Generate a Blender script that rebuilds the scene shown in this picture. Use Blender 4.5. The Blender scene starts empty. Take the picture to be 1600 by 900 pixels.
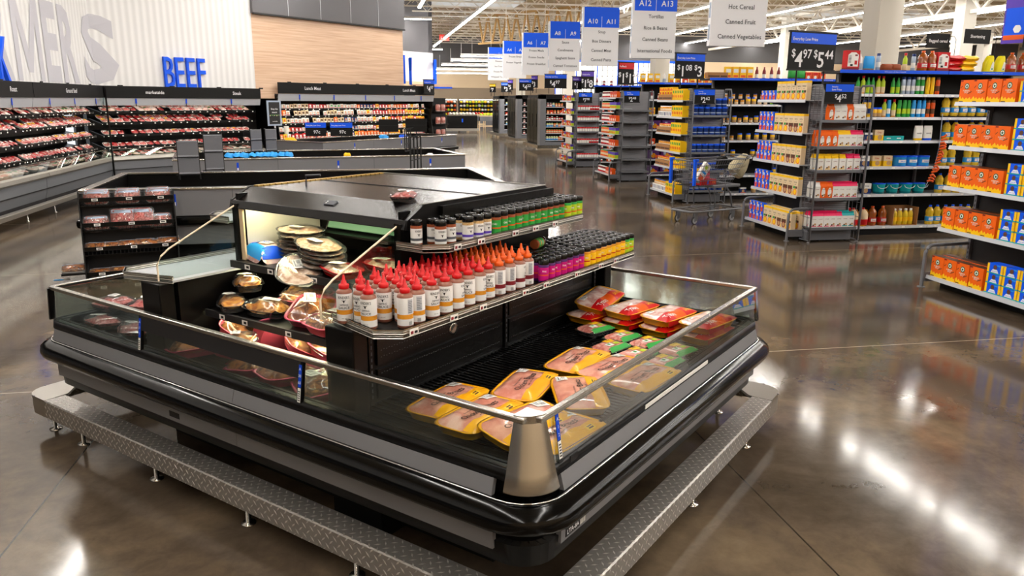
import bpy, math, random
from math import sin, cos, pi, radians as R
from mathutils import Vector, Matrix, Euler
rnd = random.Random(7)
SC = bpy.context.scene
COL = SC.collection
# ---------------------------------------------------------------- camera, world, exposure
H = 1.9
F_PX, PITCH, YAW, ROLL = 1206.1, .2387, .1833, .0071
cd = bpy.data.cameras.new('camera')
cam = bpy.data.objects.new('camera', cd)
COL.objects.link(cam)
fw = Vector((sin(YAW)*cos(PITCH), cos(YAW)*cos(PITCH), -sin(PITCH)))
r0 = Vector((cos(YAW), -sin(YAW), 0)); u0_ = r0.cross(fw)
rt = r0*cos(ROLL)+u0_*sin(ROLL); up = u0_*cos(ROLL)-r0*sin(ROLL)
mw = Matrix((rt, up, -fw)).transposed().to_4x4(); mw.translation = (0, 0, H)
cam.matrix_world = mw
cd.sensor_width = 36; cd.lens = F_PX*36/1600; cd.clip_start = .05; cd.clip_end = 300
SC.camera = cam
w = bpy.data.worlds.new('world'); SC.world = w; w.use_nodes = True
w.node_tree.nodes['Background'].inputs[0].default_value = (.9, .95, 1, 1)
w.node_tree.nodes['Background'].inputs[1].default_value = 1.2
SC.view_settings.view_transform = 'Standard'; SC.view_settings.look = 'None'
SC.view_settings.exposure = 0.0; SC.view_settings.gamma = 1; SC.view_settings.use_curve_mapping = False
SC.cycles.max_bounces = 7; SC.cycles.transparent_max_bounces = 14
SC.cycles.caustics_reflective = False; SC.cycles.caustics_refractive = False
SC.cycles.sample_clamp_indirect = 4
LIGHT_CEIL = 76.0       # ceiling diffuser strength
# ---------------------------------------------------------------- materials
MT = {}
def nodes(name):
    m = bpy.data.materials.new(name); m.use_nodes = True
    return m, m.node_tree.nodes, m.node_tree.links, m.node_tree.nodes['Principled BSDF']
def srgb(h):
    if isinstance(h, str):
        c = [int(h[i:i+2], 16)/255 for i in (0, 2, 4)]
    else: c = h
    return tuple(x/12.92 if x <= .04045 else ((x+.055)/1.055)**2.4 for x in c)+(1,)
def mat(name, col='808080', rough=.5, metal=0, emit=0, coat=0, spec=.28, noise=None, nscale=8, bump=0, bscale=60, ecol=None, rand=0):
    m, N, L, P = nodes(name)
    P.inputs['Base Color'].default_value = srgb(col)
    P.inputs['Roughness'].default_value = rough; P.inputs['Metallic'].default_value = metal
    P.inputs['Coat Weight'].default_value = coat; P.inputs['Specular IOR Level'].default_value = spec
    if emit:
        P.inputs['Emission Color'].default_value = srgb(ecol or col); P.inputs['Emission Strength'].default_value = emit
    if noise:
        tc = N.new('ShaderNodeTexCoord'); oi = N.new('ShaderNodeObjectInfo'); ad = N.new('ShaderNodeVectorMath'); ad.operation = 'ADD'
        ml = N.new('ShaderNodeMath'); ml.operation = 'MULTIPLY'; ml.inputs[1].default_value = 37 if rand else 0
        L.new(oi.outputs['Random'], ml.inputs[0]); L.new(tc.outputs['Object'], ad.inputs[0]); L.new(ml.outputs[0], ad.inputs[1])
        n = N.new('ShaderNodeTexNoise'); n.inputs['Scale'].default_value = nscale; n.inputs['Detail'].default_value = 4
        L.new(ad.outputs[0], n.inputs['Vector'])
        cr = N.new('ShaderNodeValToRGB'); e = cr.color_ramp.elements
        cols = [col]+list(noise)
        while len(e) < len(cols): e.new(.5)
        for i, c in enumerate(cols):
            e[i].position = .32+.36*i/(len(cols)-1); e[i].color = srgb(c)
        L.new(n.outputs['Fac'], cr.inputs[0]); L.new(cr.outputs[0], P.inputs['Base Color'])
    if bump:
        tc = N.new('ShaderNodeTexCoord')
        n2 = N.new('ShaderNodeTexNoise'); n2.inputs['Scale'].default_value = bscale; n2.inputs['Detail'].default_value = 3
        L.new(tc.outputs['Object'], n2.inputs['Vector'])
        b = N.new('ShaderNodeBump'); b.inputs['Strength'].default_value = bump; b.inputs['Distance'].default_value = .01
        L.new(n2.outputs['Fac'], b.inputs['Height']); L.new(b.outputs[0], P.inputs['Normal'])
    MT[name] = m
    return m
def glass(name, tint='e8f4f0', refl=1.0, rough=.02, alpha=0.0, acol='ffffff', ior=1.5):
    m, N, L, P = nodes(name); N.remove(P)
    out = [n for n in N if n.type == 'OUTPUT_MATERIAL'][0]
    t = N.new('ShaderNodeBsdfTransparent'); t.inputs[0].default_value = srgb(tint)
    g = N.new('ShaderNodeBsdfGlossy'); g.inputs['Roughness'].default_value = rough
    fr = N.new('ShaderNodeFresnel'); fr.inputs[0].default_value = ior
    mlt = N.new('ShaderNodeMath'); mlt.operation = 'MULTIPLY'; mlt.inputs[1].default_value = refl; mlt.use_clamp = True
    mx = N.new('ShaderNodeMixShader')
    L.new(fr.outputs[0], mlt.inputs[0]); L.new(mlt.outputs[0], mx.inputs[0])
    if alpha:
        d = N.new('ShaderNodeBsdfDiffuse'); d.inputs[0].default_value = srgb(acol)
        m2 = N.new('ShaderNodeMixShader'); m2.inputs[0].default_value = alpha
        L.new(t.outputs[0], m2.inputs[1]); L.new(d.outputs[0], m2.inputs[2]); L.new(m2.outputs[0], mx.inputs[1])
    else: L.new(t.outputs[0], mx.inputs[1])
    L.new(g.outputs[0], mx.inputs[2]); L.new(mx.outputs[0], out.inputs[0])
    MT[name] = m
    return m
for a in [
 ('black', '070606', .35, 0, 0, 0, .22), ('black_gloss', '040404', .14, 0, 0, 0, .22), ('black_matte', '0d0c0c', .6, 0, 0, 0, .2), ('dark_grey', '232223', .5, 0, 0, 0, .3),
 ('panel_grey', '77777a', .5, .1), ('cool_grey', '74767b', .45, .2), ('mid_grey', '6a6b70', .5), ('light_grey', 'b9bbc0', .45, .2), ('shelf_grey', 'c2c4c9', .4, .25),
 ('steel', 'c2beb6', .25, 1), ('aluminium', 'aba79f', .38, .85), ('chrome', 'dddddd', .12, 1), ('dark_steel', '55555a', .35, .8),
 ('white', 'eceae6', .5), ('off_white', 'e3ded2', .6), ('cream', 'ecd9bd', .6), ('blue', '0557ea', .45), ('deep_blue', '0645cc', .45), ('navy', '14306e', .45),
 ('red', 'c20f16', .35), ('bright_red', 'c80b12', .32, 0, 0, 0, .4), ('orange', 'e55a0c', .4, 0, 0, 0, .4), ('yellow', 'fac60f', .4, 0, 0, 0, .4), ('green', '2f9a3f', .45), ('lime', 'b6cf2a', .45),
 ('magenta', 'c80f7c', .4), ('purple', '4c1f62', .45), ('maroon', '7c1f28', .45), ('brown', '5a3a26', .55), ('tan', 'c39a6b', .6), ('cardboard', 'a9794c', .75),
 ('pink', 'e8607a', .35, 0, 0, .3), ('teal', '12a3a6', .4), ('sky_blue', '2b9be6', .4), ('paper', 'f1efe9', .6), ('ink', '191818', .6), ('ink_grey', '55575c', .6),
 ('rubber', '1d1d1e', .7), ('tan_spice', 'b08a58', .6), ('rust', '8d4421', .6), ('black_cap', '080808', .22, 0, 0, 0, .35), ('sign_white', 'e9e9ec', .5), ('silver_blue', 'a6b4c9', .3, .3),
 ('wall_grey', '6c6b6e', .7), ('wall_dark', '5b5a5c', .65), ('wall_cream', 'e6cdaa', .7), ('wall_taupe', '9d8b76', .7), ('flesh', 'd9a384', .4, 0, 0, .5),
 ('sauce_brown', '8a5744', .35, 0, 0, .4), ('truss', 'eee7da', .55), ('truss_tan', 'b8935c', .6), ('teal_dark', '0e6f78', .4), ('brass', 'b8954a', .4, .6), ('kraft_beige', 'e2c9a3', .6), ('violet', '5a3fb0', .4),
]: mat(*a)
mat('lamp_white', 'ffffff', .5, emit=LIGHT_CEIL, ecol='fffaf3')
mat('lamp_case', 'ffffff', .5, emit=48, ecol='fbf3c4')
mat('lamp_tray', 'ffffff', .5, emit=14, ecol='fdf3e2')
mat('window_glow', 'ffffff', .5, emit=1.6, ecol='fff7e6')
mat('exit_red', 'e04038', .5, emit=1.2)
mat('canopy_black', '0b0807', .2, bump=.16, bscale=300, coat=0, spec=.32)
mat('tray_yellow', 'f0a80a', .35, coat=.15)
mat('chicken_meat', 'd88e76', .3, noise=['e7a68e', 'cf7f6c', 'eebfae'], nscale=9, coat=.8, rand=1, bump=.25, bscale=18)
mat('thigh_meat', 'b4554b', .3, noise=['e2a093', 'c4695d', 'f0c9bb'], nscale=18, coat=.8, rand=1, bump=.3, bscale=22)
mat('pale_meat', 'e8c3b8', .3, noise=['f2dcd3', 'd99b90', 'f6e9e2'], nscale=14, coat=.8, rand=1, bump=.25, bscale=20)
mat('red_meat', '8a1418', .32, noise=['b82c30', '6f1014', 'd98b82'], nscale=26, coat=.8, rand=1, bump=.2, bscale=40)
mat('marbled_meat', 'b03436', .32, noise=['d98078', '93201f', 'ecc0b6'], nscale=30, coat=.8, rand=1)
mat('roast_meat', '6b3417', .33, noise=['b06a2c', '4c2412', 'd89b55'], nscale=20, coat=.9, rand=1, bump=.4, bscale=30)
mat('golden_chicken', 'b5691f', .3, noise=['dfa045', '8e4a17', 'efc687'], nscale=16, coat=.9, rand=1, bump=.4, bscale=26)
mat('ham_slice', 'd9a08c', .35, noise=['efd9c4', 'b98a6a', 'e9e0cc'], nscale=14, coat=.6, rand=1)
mat('bacon', '8f2f24', .35, noise=['d9877a', '6d1f18', 'f0d2c4'], nscale=30, coat=.7, rand=1)
mat('oil', 'd9ae20', .12, coat=.5, noise=['e8c73a', 'c4951a'], nscale=6)
mat('juice', '9a4d14', .12, coat=.8)
mat('amber', 'cc7d17', .12, coat=.8, noise=['e39a2c', 'a85c10'], nscale=10)
mat('coarse_spice', 'b28a55', .7, noise=['d2b07a', '8c6436'], nscale=120)
mat('bag', 'c9bb98', .85, bump=.3, bscale=40)
glass('case_glass', 'f0f7f4', .45)
glass('film', 'ffffff', .7, .14, .02, 'ffffff')
glass('clear_film', 'ffffff', .9, .14, .05, 'f4f6f8')
glass('clear_plastic', 'f2f4f2', 1.2, .08, .10, 'ffffff')
# diamond tread plate
def tread():
    m, N, L, P = nodes('tread_plate'); P.inputs['Metallic'].default_value = .7; P.inputs['Roughness'].default_value = .38
    P.inputs['Base Color'].default_value = srgb('c3bfb8')
    tc = N.new('ShaderNodeTexCoord'); sp = N.new('ShaderNodeSeparateXYZ'); L.new(tc.outputs['Object'], sp.inputs[0])
    def mth(op, a, b=None, c=None):
        n = N.new('ShaderNodeMath'); n.operation = op
        for i, x in enumerate((a, b, c)):
            if x is None: continue
            if isinstance(x, (int, float)): n.inputs[i].default_value = x
            else: L.new(x, n.inputs[i])
        return n.outputs[0]
    s = 31.
    yz = mth('ADD', sp.outputs[1], sp.outputs[2])
    # diagonal lattice
    p = mth('MULTIPLY', mth('ADD', sp.outputs[0], yz), s*.7071); q = mth('MULTIPLY', mth('SUBTRACT', sp.outputs[0], yz), s*.7071)
    fp = mth('SUBTRACT', mth('FRACT', p), .5); fq = mth('SUBTRACT', mth('FRACT', q), .5)
    par = mth('MODULO', mth('ABSOLUTE', mth('ADD', mth('FLOOR', p), mth('FLOOR', q))), 2)
    par = mth('GREATER_THAN', par, .5)
    def loz(a, b): return mth('ADD', mth('MULTIPLY', mth('ABSOLUTE', a), 1.75), mth('MULTIPLY', mth('ABSOLUTE', b), 6.5))
    l1 = loz(fp, fq); l2 = loz(fq, fp)
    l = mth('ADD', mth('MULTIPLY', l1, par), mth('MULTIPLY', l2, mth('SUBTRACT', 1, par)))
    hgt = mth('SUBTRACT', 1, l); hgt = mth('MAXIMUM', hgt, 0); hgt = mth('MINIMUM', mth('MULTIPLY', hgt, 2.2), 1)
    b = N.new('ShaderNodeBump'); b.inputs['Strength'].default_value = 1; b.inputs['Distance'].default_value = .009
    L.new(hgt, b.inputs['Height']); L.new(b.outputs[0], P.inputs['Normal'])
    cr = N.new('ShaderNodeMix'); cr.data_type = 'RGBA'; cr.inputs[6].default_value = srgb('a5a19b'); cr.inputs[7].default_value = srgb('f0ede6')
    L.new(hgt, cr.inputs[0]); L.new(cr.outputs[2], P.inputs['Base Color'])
    MT['tread_plate'] = m
tread()
def slats(name, c1, c2, axis, per, duty=.5, rough=.4, bumpd=.01, metal=0, strength=.6, sharp=False):
    m, N, L, P = nodes(name); P.inputs['Roughness'].default_value = rough; P.inputs['Metallic'].default_value = metal
    tc = N.new('ShaderNodeTexCoord'); sp = N.new('ShaderNodeSeparateXYZ'); L.new(tc.outputs['Object'], sp.inputs[0])
    mu = N.new('ShaderNodeMath'); mu.operation = 'MULTIPLY'; mu.inputs[1].default_value = 2*pi/per
    L.new(sp.outputs[axis], mu.inputs[0])
    sn = N.new('ShaderNodeMath'); sn.operation = 'SINE'; L.new(mu.outputs[0], sn.inputs[0])
    mr = N.new('ShaderNodeMapRange'); t = 1-2*duty
    mr.inputs[1].default_value = t-(.15 if sharp else .9); mr.inputs[2].default_value = t+(.15 if sharp else .9); L.new(sn.outputs[0], mr.inputs[0])
    mx = N.new('ShaderNodeMix'); mx.data_type = 'RGBA'; mx.inputs[6].default_value = srgb(c1); mx.inputs[7].default_value = srgb(c2)
    L.new(mr.outputs[0], mx.inputs[0]); L.new(mx.outputs[2], P.inputs['Base Color'])
    b = N.new('ShaderNodeBump'); b.inputs['Strength'].default_value = strength; b.inputs['Distance'].default_value = bumpd
    L.new(mr.outputs[0], b.inputs['Height']); L.new(b.outputs[0], P.inputs['Normal'])
    MT[name] = m
slats('corrugated_y', 'dad9d8', 'e9e8e7', 1, .16, bumpd=.006, strength=.4)
slats('corrugated_x', 'dad9d8', 'e9e8e7', 0, .16, bumpd=.006, strength=.4)
slats('deck', 'ab9877', 'd2c19f', 1, .3, bumpd=.04, rough=.7)
slats('grille_floor', '050404', '0b0a09', 0, .03, .35, .3, .004, sharp=True)
mat('perforated', '080706', .3, bump=.1, bscale=30, spec=.3)
slats('ribbed_aluminium', '9d998f', 'dad6cb', 2, .009, .5, .35, .003, .8, .8)
slats('peg', '7b7a80', '97969b', 2, .03, .5, .5, .003)
def woodm():
    m, N, L, P = nodes('pale_wood'); P.inputs['Roughness'].default_value = .5
    tc = N.new('ShaderNodeTexCoord'); mp = N.new('ShaderNodeMapping'); mp.inputs['Scale'].default_value = (.35, .35, 9)
    n = N.new('ShaderNodeTexNoise'); n.inputs['Scale'].default_value = 3; n.inputs['Detail'].default_value = 6
    cr = N.new('ShaderNodeValToRGB'); e = cr.color_ramp.elements
    e[0].position = .3; e[0].color = srgb('cba486'); e[1].position = .7; e[1].color = srgb('e3c3a6')
    L.new(tc.outputs['Object'], mp.inputs[0]); L.new(mp.outputs[0], n.inputs['Vector']); L.new(n.outputs[0], cr.inputs[0]); L.new(cr.outputs[0], P.inputs['Base Color'])
    MT['pale_wood'] = m
woodm()
def floorm():
    m, N, L, P = nodes('polished_concrete')
    tc = N.new('ShaderNodeTexCoord')
    def noise(sc, det, rough=.6, dist=0):
        n = N.new('ShaderNodeTexNoise'); n.inputs['Scale'].default_value = sc; n.inputs['Detail'].default_value = det; n.inputs['Roughness'].default_value = rough
        n.inputs['Distortion'].default_value = dist
        L.new(tc.outputs['Object'], n.inputs['Vector']); return n.outputs[0]
    cr = N.new('ShaderNodeValToRGB'); e = cr.color_ramp.elements
    e[0].position = .3; e[0].color = srgb('3d342b'); e[1].position = .72; e[1].color = srgb('73634e')
    x = e.new(.5); x.color = srgb('54483b')
    n1 = noise(1.1, 7, .58, .35); L.new(n1, cr.inputs[0])
    n2 = noise(9, 6, .7, .4)
    mx = N.new('ShaderNodeMix'); mx.data_type = 'RGBA'; mx.blend_type = 'SOFT_LIGHT'; mx.inputs[0].default_value = .5
    L.new(cr.outputs[0], mx.inputs[6]); L.new(n2, mx.inputs[7])
    # saw cut joints
    sp = N.new('ShaderNodeSeparateXYZ'); L.new(tc.outputs['Object'], sp.inputs[0])
    def mth(op, a, b=None):
        n = N.new('ShaderNodeMath'); n.operation = op
        for i, v in enumerate((a, b)):
            if v is None: continue
            if isinstance(v, (int, float)): n.inputs[i].default_value = v
            else: L.new(v, n.inputs[i])
        return n.outputs[0]
    def joint(o, off, per):
        f = mth('FRACT', mth('DIVIDE', mth('SUBTRACT', o, off), per))
        return mth('LESS_THAN', mth('MULTIPLY', mth('SUBTRACT', .5, mth('ABSOLUTE', mth('SUBTRACT', f, .5))), per), .0045)
    jx = joint(sp.outputs[0], -1.6-34.5, 3.45); jy = joint(sp.outputs[1], 5.3-38, 3.8)
    jx = mth('MAXIMUM', jx, 0)
    m2 = N.new('ShaderNodeMix'); m2.data_type = 'RGBA'; m2.inputs[7].default_value = srgb('2a241e')
    L.new(jx, m2.inputs[0]); L.new(mx.outputs[2], m2.inputs[6])
    m3 = N.new('ShaderNodeMix'); m3.data_type = 'RGBA'; m3.inputs[7].default_value = srgb('b7aa98')
    L.new(jy, m3.inputs[0]); L.new(m2.outputs[2], m3.inputs[6]); L.new(m3.outputs[2], P.inputs['Base Color'])
    rr = N.new('ShaderNodeMapRange'); rr.inputs[3].default_value = .055; rr.inputs[4].default_value = .17
    L.new(n2, rr.inputs[0]); L.new(rr.outputs[0], P.inputs['Roughness'])
    P.inputs['Specular IOR Level'].default_value = .33
    b = N.new('ShaderNodeBump'); b.inputs['Strength'].default_value = .035; b.inputs['Distance'].default_value = .02
    L.new(noise(1.6, 1), b.inputs['Height']); L.new(b.outputs[0], P.inputs['Normal'])
    MT['polished_concrete'] = m
floorm()
# ---------------------------------------------------------------- geometry helpers
S2 = math.sqrt(.5)
def I(u, v, z=0): return Vector(((u-v)*S2, (u+v)*S2, z))
Q = pi/4
TXT = {}
def text_geo(s, bold=.012):
    if (s, bold) in TXT: return TXT[s, bold]
    c = bpy.data.curves.new('t', 'FONT'); c.body = s; c.size = 1; c.resolution_u = 2; c.offset = bold
    o = bpy.data.objects.new('t', c); COL.objects.link(o)
    dg = bpy.context.evaluated_depsgraph_get()
    me = bpy.data.meshes.new_from_object(o.evaluated_get(dg))
    v = [tuple(p.co[:2]) for p in me.vertices]; f = [tuple(p.vertices) for p in me.polygons]
    bpy.data.objects.remove(o); bpy.data.curves.remove(c); bpy.data.meshes.remove(me)
    x0 = min(p[0] for p in v); x1 = max(p[0] for p in v)
    TXT[s, bold] = ([(a-x0, b) for a, b in v], f, x1-x0)
    return TXT[s, bold]
class MB:
    def __init__(s): s.v = []; s.f = []; s.fm = []; s.sm = []; s.mats = []
    def mi(s, m):
        if m not in s.mats: s.mats.append(m)
        return s.mats.index(m)
    def add(s, vs, fs, m, smooth=False):
        o = len(s.v); s.v += [tuple(p) for p in vs]; k = s.mi(m) if isinstance(m, str) else None
        for i, f in enumerate(fs):
            s.f.append(tuple(o+j for j in f)); s.fm.append(k if k is not None else s.mi(m[i])); s.sm.append(smooth)
        return s
    def box(s, x0, x1, y0, y1, z0, z1, m, M=None):
        vs = [Vector((x, y, z)) for x in (x0, x1) for y in (y0, y1) for z in (z0, z1)]
        if M: vs = [M @ p for p in vs]
        return s.add(vs, [(0, 1, 3, 2), (4, 6, 7, 5), (0, 4, 5, 1), (2, 3, 7, 6), (0, 2, 6, 4), (1, 5, 7, 3)], m)
    def quad(s, a, b, c, d, m): return s.add([a, b, c, d], [(0, 1, 2, 3)], m)
    def prism(s, poly, a, d0, d1, m, cap=True, smooth=False):
        """poly 2d; a = axis extruded. 'x': poly=(y,z); 'y': poly=(x,z); 'z': poly=(x,y)"""
        n = len(poly)
        def P(p, d): return (d, p[0], p[1]) if a == 'x' else ((p[0], d, p[1]) if a == 'y' else (p[0], p[1], d))
        vs = [P(p, d0) for p in poly]+[P(p, d1) for p in poly]
        fs = [(i, (i+1) % n, n+(i+1) % n, n+i) for i in range(n)]
        s.add(vs, fs, m, smooth)
        if cap: s.add(vs, [tuple(range(n))[::-1], tuple(range(n, 2*n))], m)
        return s
    def lathe(s, prof, x=0, y=0, z=0, n=16, m='white', smooth=True, M=None):
        """prof [(r,z[,mat])]: mat of segment going up from that point"""
        vs = []; fs = []; ms = []
        for p in prof:
            for k in range(n):
                a = 2*pi*k/n; q = Vector((x+p[0]*cos(a), y+p[0]*sin(a), z+p[1]))
                vs.append(M @ q if M else q)
        cur = m
        for i in range(len(prof)-1):
            if len(prof[i]) > 2: cur = prof[i][2]
            for k in range(n):
                k2 = (k+1) % n; fs.append((i*n+k, i*n+k2, (i+1)*n+k2, (i+1)*n+k)); ms.append(cur)
        s.add(vs, fs, ms, smooth)
        if prof[0][0] > 1e-5: s.add(vs[:n], [tuple(range(n))[::-1]], ms[0])
        if prof[-1][0] > 1e-5: s.add(vs[-n:], [tuple(range(n))], ms[-1])
        return s
    def tube(s, pts, r, m, n=8, closed=False):
        pts = [Vector(p) for p in pts]; N = len(pts); rings = []
        for i, p in enumerate(pts):
            if closed: t = (pts[(i+1) % N]-pts[i-1])
            else: t = pts[min(i+1, N-1)]-pts[max(i-1, 0)]
            t.normalize(); a = Vector((0, 0, 1)) if abs(t.z) < .9 else Vector((1, 0, 0))
            b = t.cross(a).normalized(); c = b.cross(t)
            rings.append([p+b*r*cos(2*pi*k/n)+c*r*sin(2*pi*k/n) for k in range(n)])
        vs = [q for rg in rings for q in rg]; fs = []
        for i in range(N if closed else N-1):
            j = (i+1) % N
            fs += [(i*n+k, j*n+k, j*n+(k+1) % n, i*n+(k+1) % n) for k in range(n)]
        s.add(vs, fs, m, True)
        if not closed: s.add(vs[:n], [tuple(range(n))], m); s.add(vs[-n:], [tuple(range(n))[::-1]], m)
        return s
    def text(s, t, size, o, xd, yd, m, align='c', wrap=None, maxw=None):
        """wrap=(cx,cy,r): bend around vertical axis; o then = (angle, z)"""
        v, f, wd = text_geo(t)
        sx = size
        if maxw and wd*size > maxw: sx = maxw/wd
        off = {'c': -wd/2, 'l': 0, 'r': -wd}[align]
        if wrap:
            cx, cy, r = wrap; a0, z0 = o
            return s.add([(cx+r*cos(a0+(a+off)*sx/r), cy+r*sin(a0+(a+off)*sx/r), z0+b*size) for a, b in v], f, m)
        o = Vector(o); xd = Vector(xd).normalized(); yd = Vector(yd).normalized()
        return s.add([o+xd*(a+off)*sx+yd*b*size for a, b in v], f, m)
    def patch(s, cx, cy, r, a0, a1, z0, z1, m, n=6):
        vs = []
        for i in range(n+1):
            a = a0+(a1-a0)*i/n
            vs += [(cx+r*cos(a), cy+r*sin(a), z0), (cx+r*cos(a), cy+r*sin(a), z1)]
        return s.add(vs, [(2*i, 2*i+2, 2*i+3, 2*i+1) for i in range(n)], m, True)
    def build(s, name, parent=None, off=(0, 0, 0), loc=None, rz=0, bevel=0, M=None):
        me = bpy.data.meshes.new(name); ox, oy, oz = off
        me.from_pydata([(a-ox, b-oy, c-oz) for a, b, c in s.v], [], s.f)
        for m in s.mats: me.materials.append(MT[m])
        me.polygons.foreach_set('material_index', s.fm); me.polygons.foreach_set('use_smooth', s.sm); me.update()
        o = bpy.data.objects.new(name, me); COL.objects.link(o)
        if parent: o.parent = parent
        if loc is not None: o.location = loc
        if rz: o.rotation_euler = (0, 0, rz)
        if bevel:
            b = o.modifiers.new('b', 'BEVEL'); b.width = bevel; b.segments = 2; b.limit_method = 'ANGLE'; b.angle_limit = R(40)
        return o
def tag(o, label=None, cat=None, group=None, kind=None):
    if label: o['label'] = label
    if cat: o['category'] = cat
    if group: o['group'] = group
    if kind: o['kind'] = kind
    return o
def empty(name, label, cat, loc=(0, 0, 0), rz=0, group=None, rot=None):
    o = bpy.data.objects.new(name, None); COL.objects.link(o); o.empty_display_size = .1
    o.location = loc; o.rotation_euler = rot or (0, 0, rz)
    return tag(o, label, cat, group)
KIDS = {}
def kids(o):
    if o.name not in KIDS: KIDS[o.name] = list(o.children)
    return KIDS[o.name]
def dup(o, loc, rz=0, label=None, group=None, rot=None, parent=None, s=None):
    c = o.copy(); COL.objects.link(c)
    if parent is None:
        c.location = loc; c.rotation_euler = rot or (0, 0, rz)
        if label: c['label'] = label
        if group: c['group'] = group
        elif 'group' in c: del c['group']
        if s: c.scale = s
    else: c.parent = parent
    for ch in kids(o): dup(ch, None, parent=c)
    return c
class Stock:
    """first placement moves the prototype, later ones copy it"""
    def __init__(s, o, sc=None): s.o = o; s.used = False; s.sc = sc; kids(o); [kids(k) for k in kids(o)]
    def put(s, loc, rz=0, label=None, group=None, rot=None, sc=None):
        sc = sc or s.sc
        if not s.used:
            s.used = True; o = s.o; o.location = loc; o.rotation_euler = rot or (0, 0, rz)
            if label: o['label'] = label
            if group: o['group'] = group
            if sc: o.scale = sc
            return o
        return dup(s.o, loc, rz, label, group, rot, s=sc or (1, 1, 1))
def finish_stocks(): pass
def struct(b, name, **k):
    return tag(b.build(name, **k), kind='structure')
# ================================================================ room shell
def room():
    b = MB(); b.quad((-9, -9, 0), (46, -9, 0), (46, 64, 0), (-9, 64, 0), 'polished_concrete'); struct(b, 'floor')
    # roof deck with skylight openings
    xs = [-9, 3, 7.6, 14, 17, 21, 26, 32, 37, 46]; ys = [-9, 8, 13, 24, 27, 38, 41.5, 52, 55, 64]
    holes = {(1, 5), (3, 3), (5, 3), (6, 5), (3, 1), (7, 3), (5, 5)}
    b = MB()
    for i in range(9):
        for j in range(9):
            if (i, j) in holes: continue
            b.box(xs[i], xs[i+1], ys[j], ys[j+1], 6.6, 6.7, 'deck')
    struct(b, 'ceiling')
    for n, (i, j) in enumerate(sorted(holes)):
        b = MB(); x0, x1, y0, y1 = xs[i], xs[i+1], ys[j], ys[j+1]
        for a in ((x0, x0+.06, y0, y1), (x1-.06, x1, y0, y1), (x0, x1, y0, y0+.06), (x0, x1, y1-.06, y1)):
            b.box(*a, 6.45, 7.1, 'white')
        k = x0+.8
        while k < x1-.3: b.box(k, k+.05, y0, y1, 6.75, 6.8, 'white'); k += .8
        struct(b, 'window_%d' % (n+1))
    # shell walls
    def wall(n, boxes, **k):
        b = MB()
        for q in boxes: b.box(*q)
        struct(b, n, **k)
    wall('wall_back', [(-9, 46, -9.1, -9, 0, 6.6, 'wall_cream')])
    wall('wall_right', [(46, 46.1, -9, 64, 0, 6.6, 'wall_cream')])
    wall('wall_far', [(-9, 46, 62, 62.2, 4.2, 6.6, 'wall_dark'), (-9, 16, 61.9, 62.2, 2.8, 4.2, 'wall_cream'), (-9, 16, 61.95, 62.2, 0, 2.8, 'wall_taupe'), (16, 46, 61.95, 62.2, 0, 4.2, 'wall_cream')])
    # meat department wall: corrugated white panelling over recessed cases
    wall('wall_left', [(-6.95, -5.6, -9, 18.16, 2.12, 6.6, 'corrugated_y'), (-7.05, -6.95, -9, 18.3, 0, 6.6, 'wall_dark')])
    wall('wall_meat', [(8.88, 12.93, 16.8, 18.2, 2.1, 6.6, 'corrugated_x'), (12.93, 18.45, 16.8, 18.2, 1.9, 3.95, 'pale_wood'), (12.93, 18.47, 16.72, 18.2, 3.95, 6.6, 'wall_grey'), (9.05, 19.9, 18.2, 18.3, 0, 2.1, 'wall_dark')], rz=Q)
    b = MB()
    for k in range(1, 5): b.box(12.93+k*1.1, 12.945+k*1.1, 16.71, 16.73, 3.95, 6.6, 'light_grey')
    b.box(12.93, 18.47, 16.7, 16.73, 3.93, 3.97, 'dark_grey')
    struct(b, 'trim_1', rz=Q)
    wall('wall_deli', [(18.4, 30.7, 26, 26.3, 4.14, 6.6, 'wall_grey'), (18.4, 30.7, 25.98, 26.3, 2.75, 4.14, 'sign_white'), (18.4, 30.7, 26, 26.3, 0, 2.75, 'wall_cream'),
                      (30.4, 30.7, 26, 37, 0, 6.6, 'wall_grey'), (18.0, 18.4, 18.2, 26.3, 0, 6.6, 'wall_grey')], rz=Q)
    # columns
    for x, y in ((10.1, 14.62), (10.1, 27), (10.1, 40), (10.1, 2), (22.2, 14.6), (22.2, 27), (22.2, 40), (34.4, 14.6), (34.4, 27), (34.4, 40), (10.1, 53), (22.2, 53)):
        if y == 2: continue
        b = MB(); r = .27
        b.box(x, x+2*r, y, y+2*r, 0, 6.45, 'off_white')
        struct(b, 'column', bevel=.01)
    # girders along the aisles, joists across
    def truss(b, a, c, zb, zt, step, ch, wb, m):
        a = Vector(a); c = Vector(c); d = (c-a); Ln = d.length; d.normalize(); n = max(2, int(Ln/step)); s = Ln/n; nx = Vector((-d.y, d.x, 0))
        def bar(p, q, t):
            p = Vector(p); q = Vector(q); e = (q-p).normalized(); k = nx; l = e.cross(k)
            vs = [p+k*t*i+l*t*j for i, j in ((-1, -1), (1, -1), (1, 1), (-1, 1))]+[q+k*t*i+l*t*j for i, j in ((-1, -1), (1, -1), (1, 1), (-1, 1))]
            b.add(vs, [(0, 1, 5, 4), (1, 2, 6, 5), (2, 3, 7, 6), (3, 0, 4, 7)], m)
        bar(a+Vector((0, 0, zt)), c+Vector((0, 0, zt)), ch); bar(a+Vector((0, 0, zb)), c+Vector((0, 0, zb)), ch)
        for i in range(n):
            p = a+d*s*i; q = a+d*s*(i+.5); r = a+d*s*(i+1)
            bar(p+Vector((0, 0, zt)), q+Vector((0, 0, zb)), wb); bar(q+Vector((0, 0, zb)), r+Vector((0, 0, zt)), wb)
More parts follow.
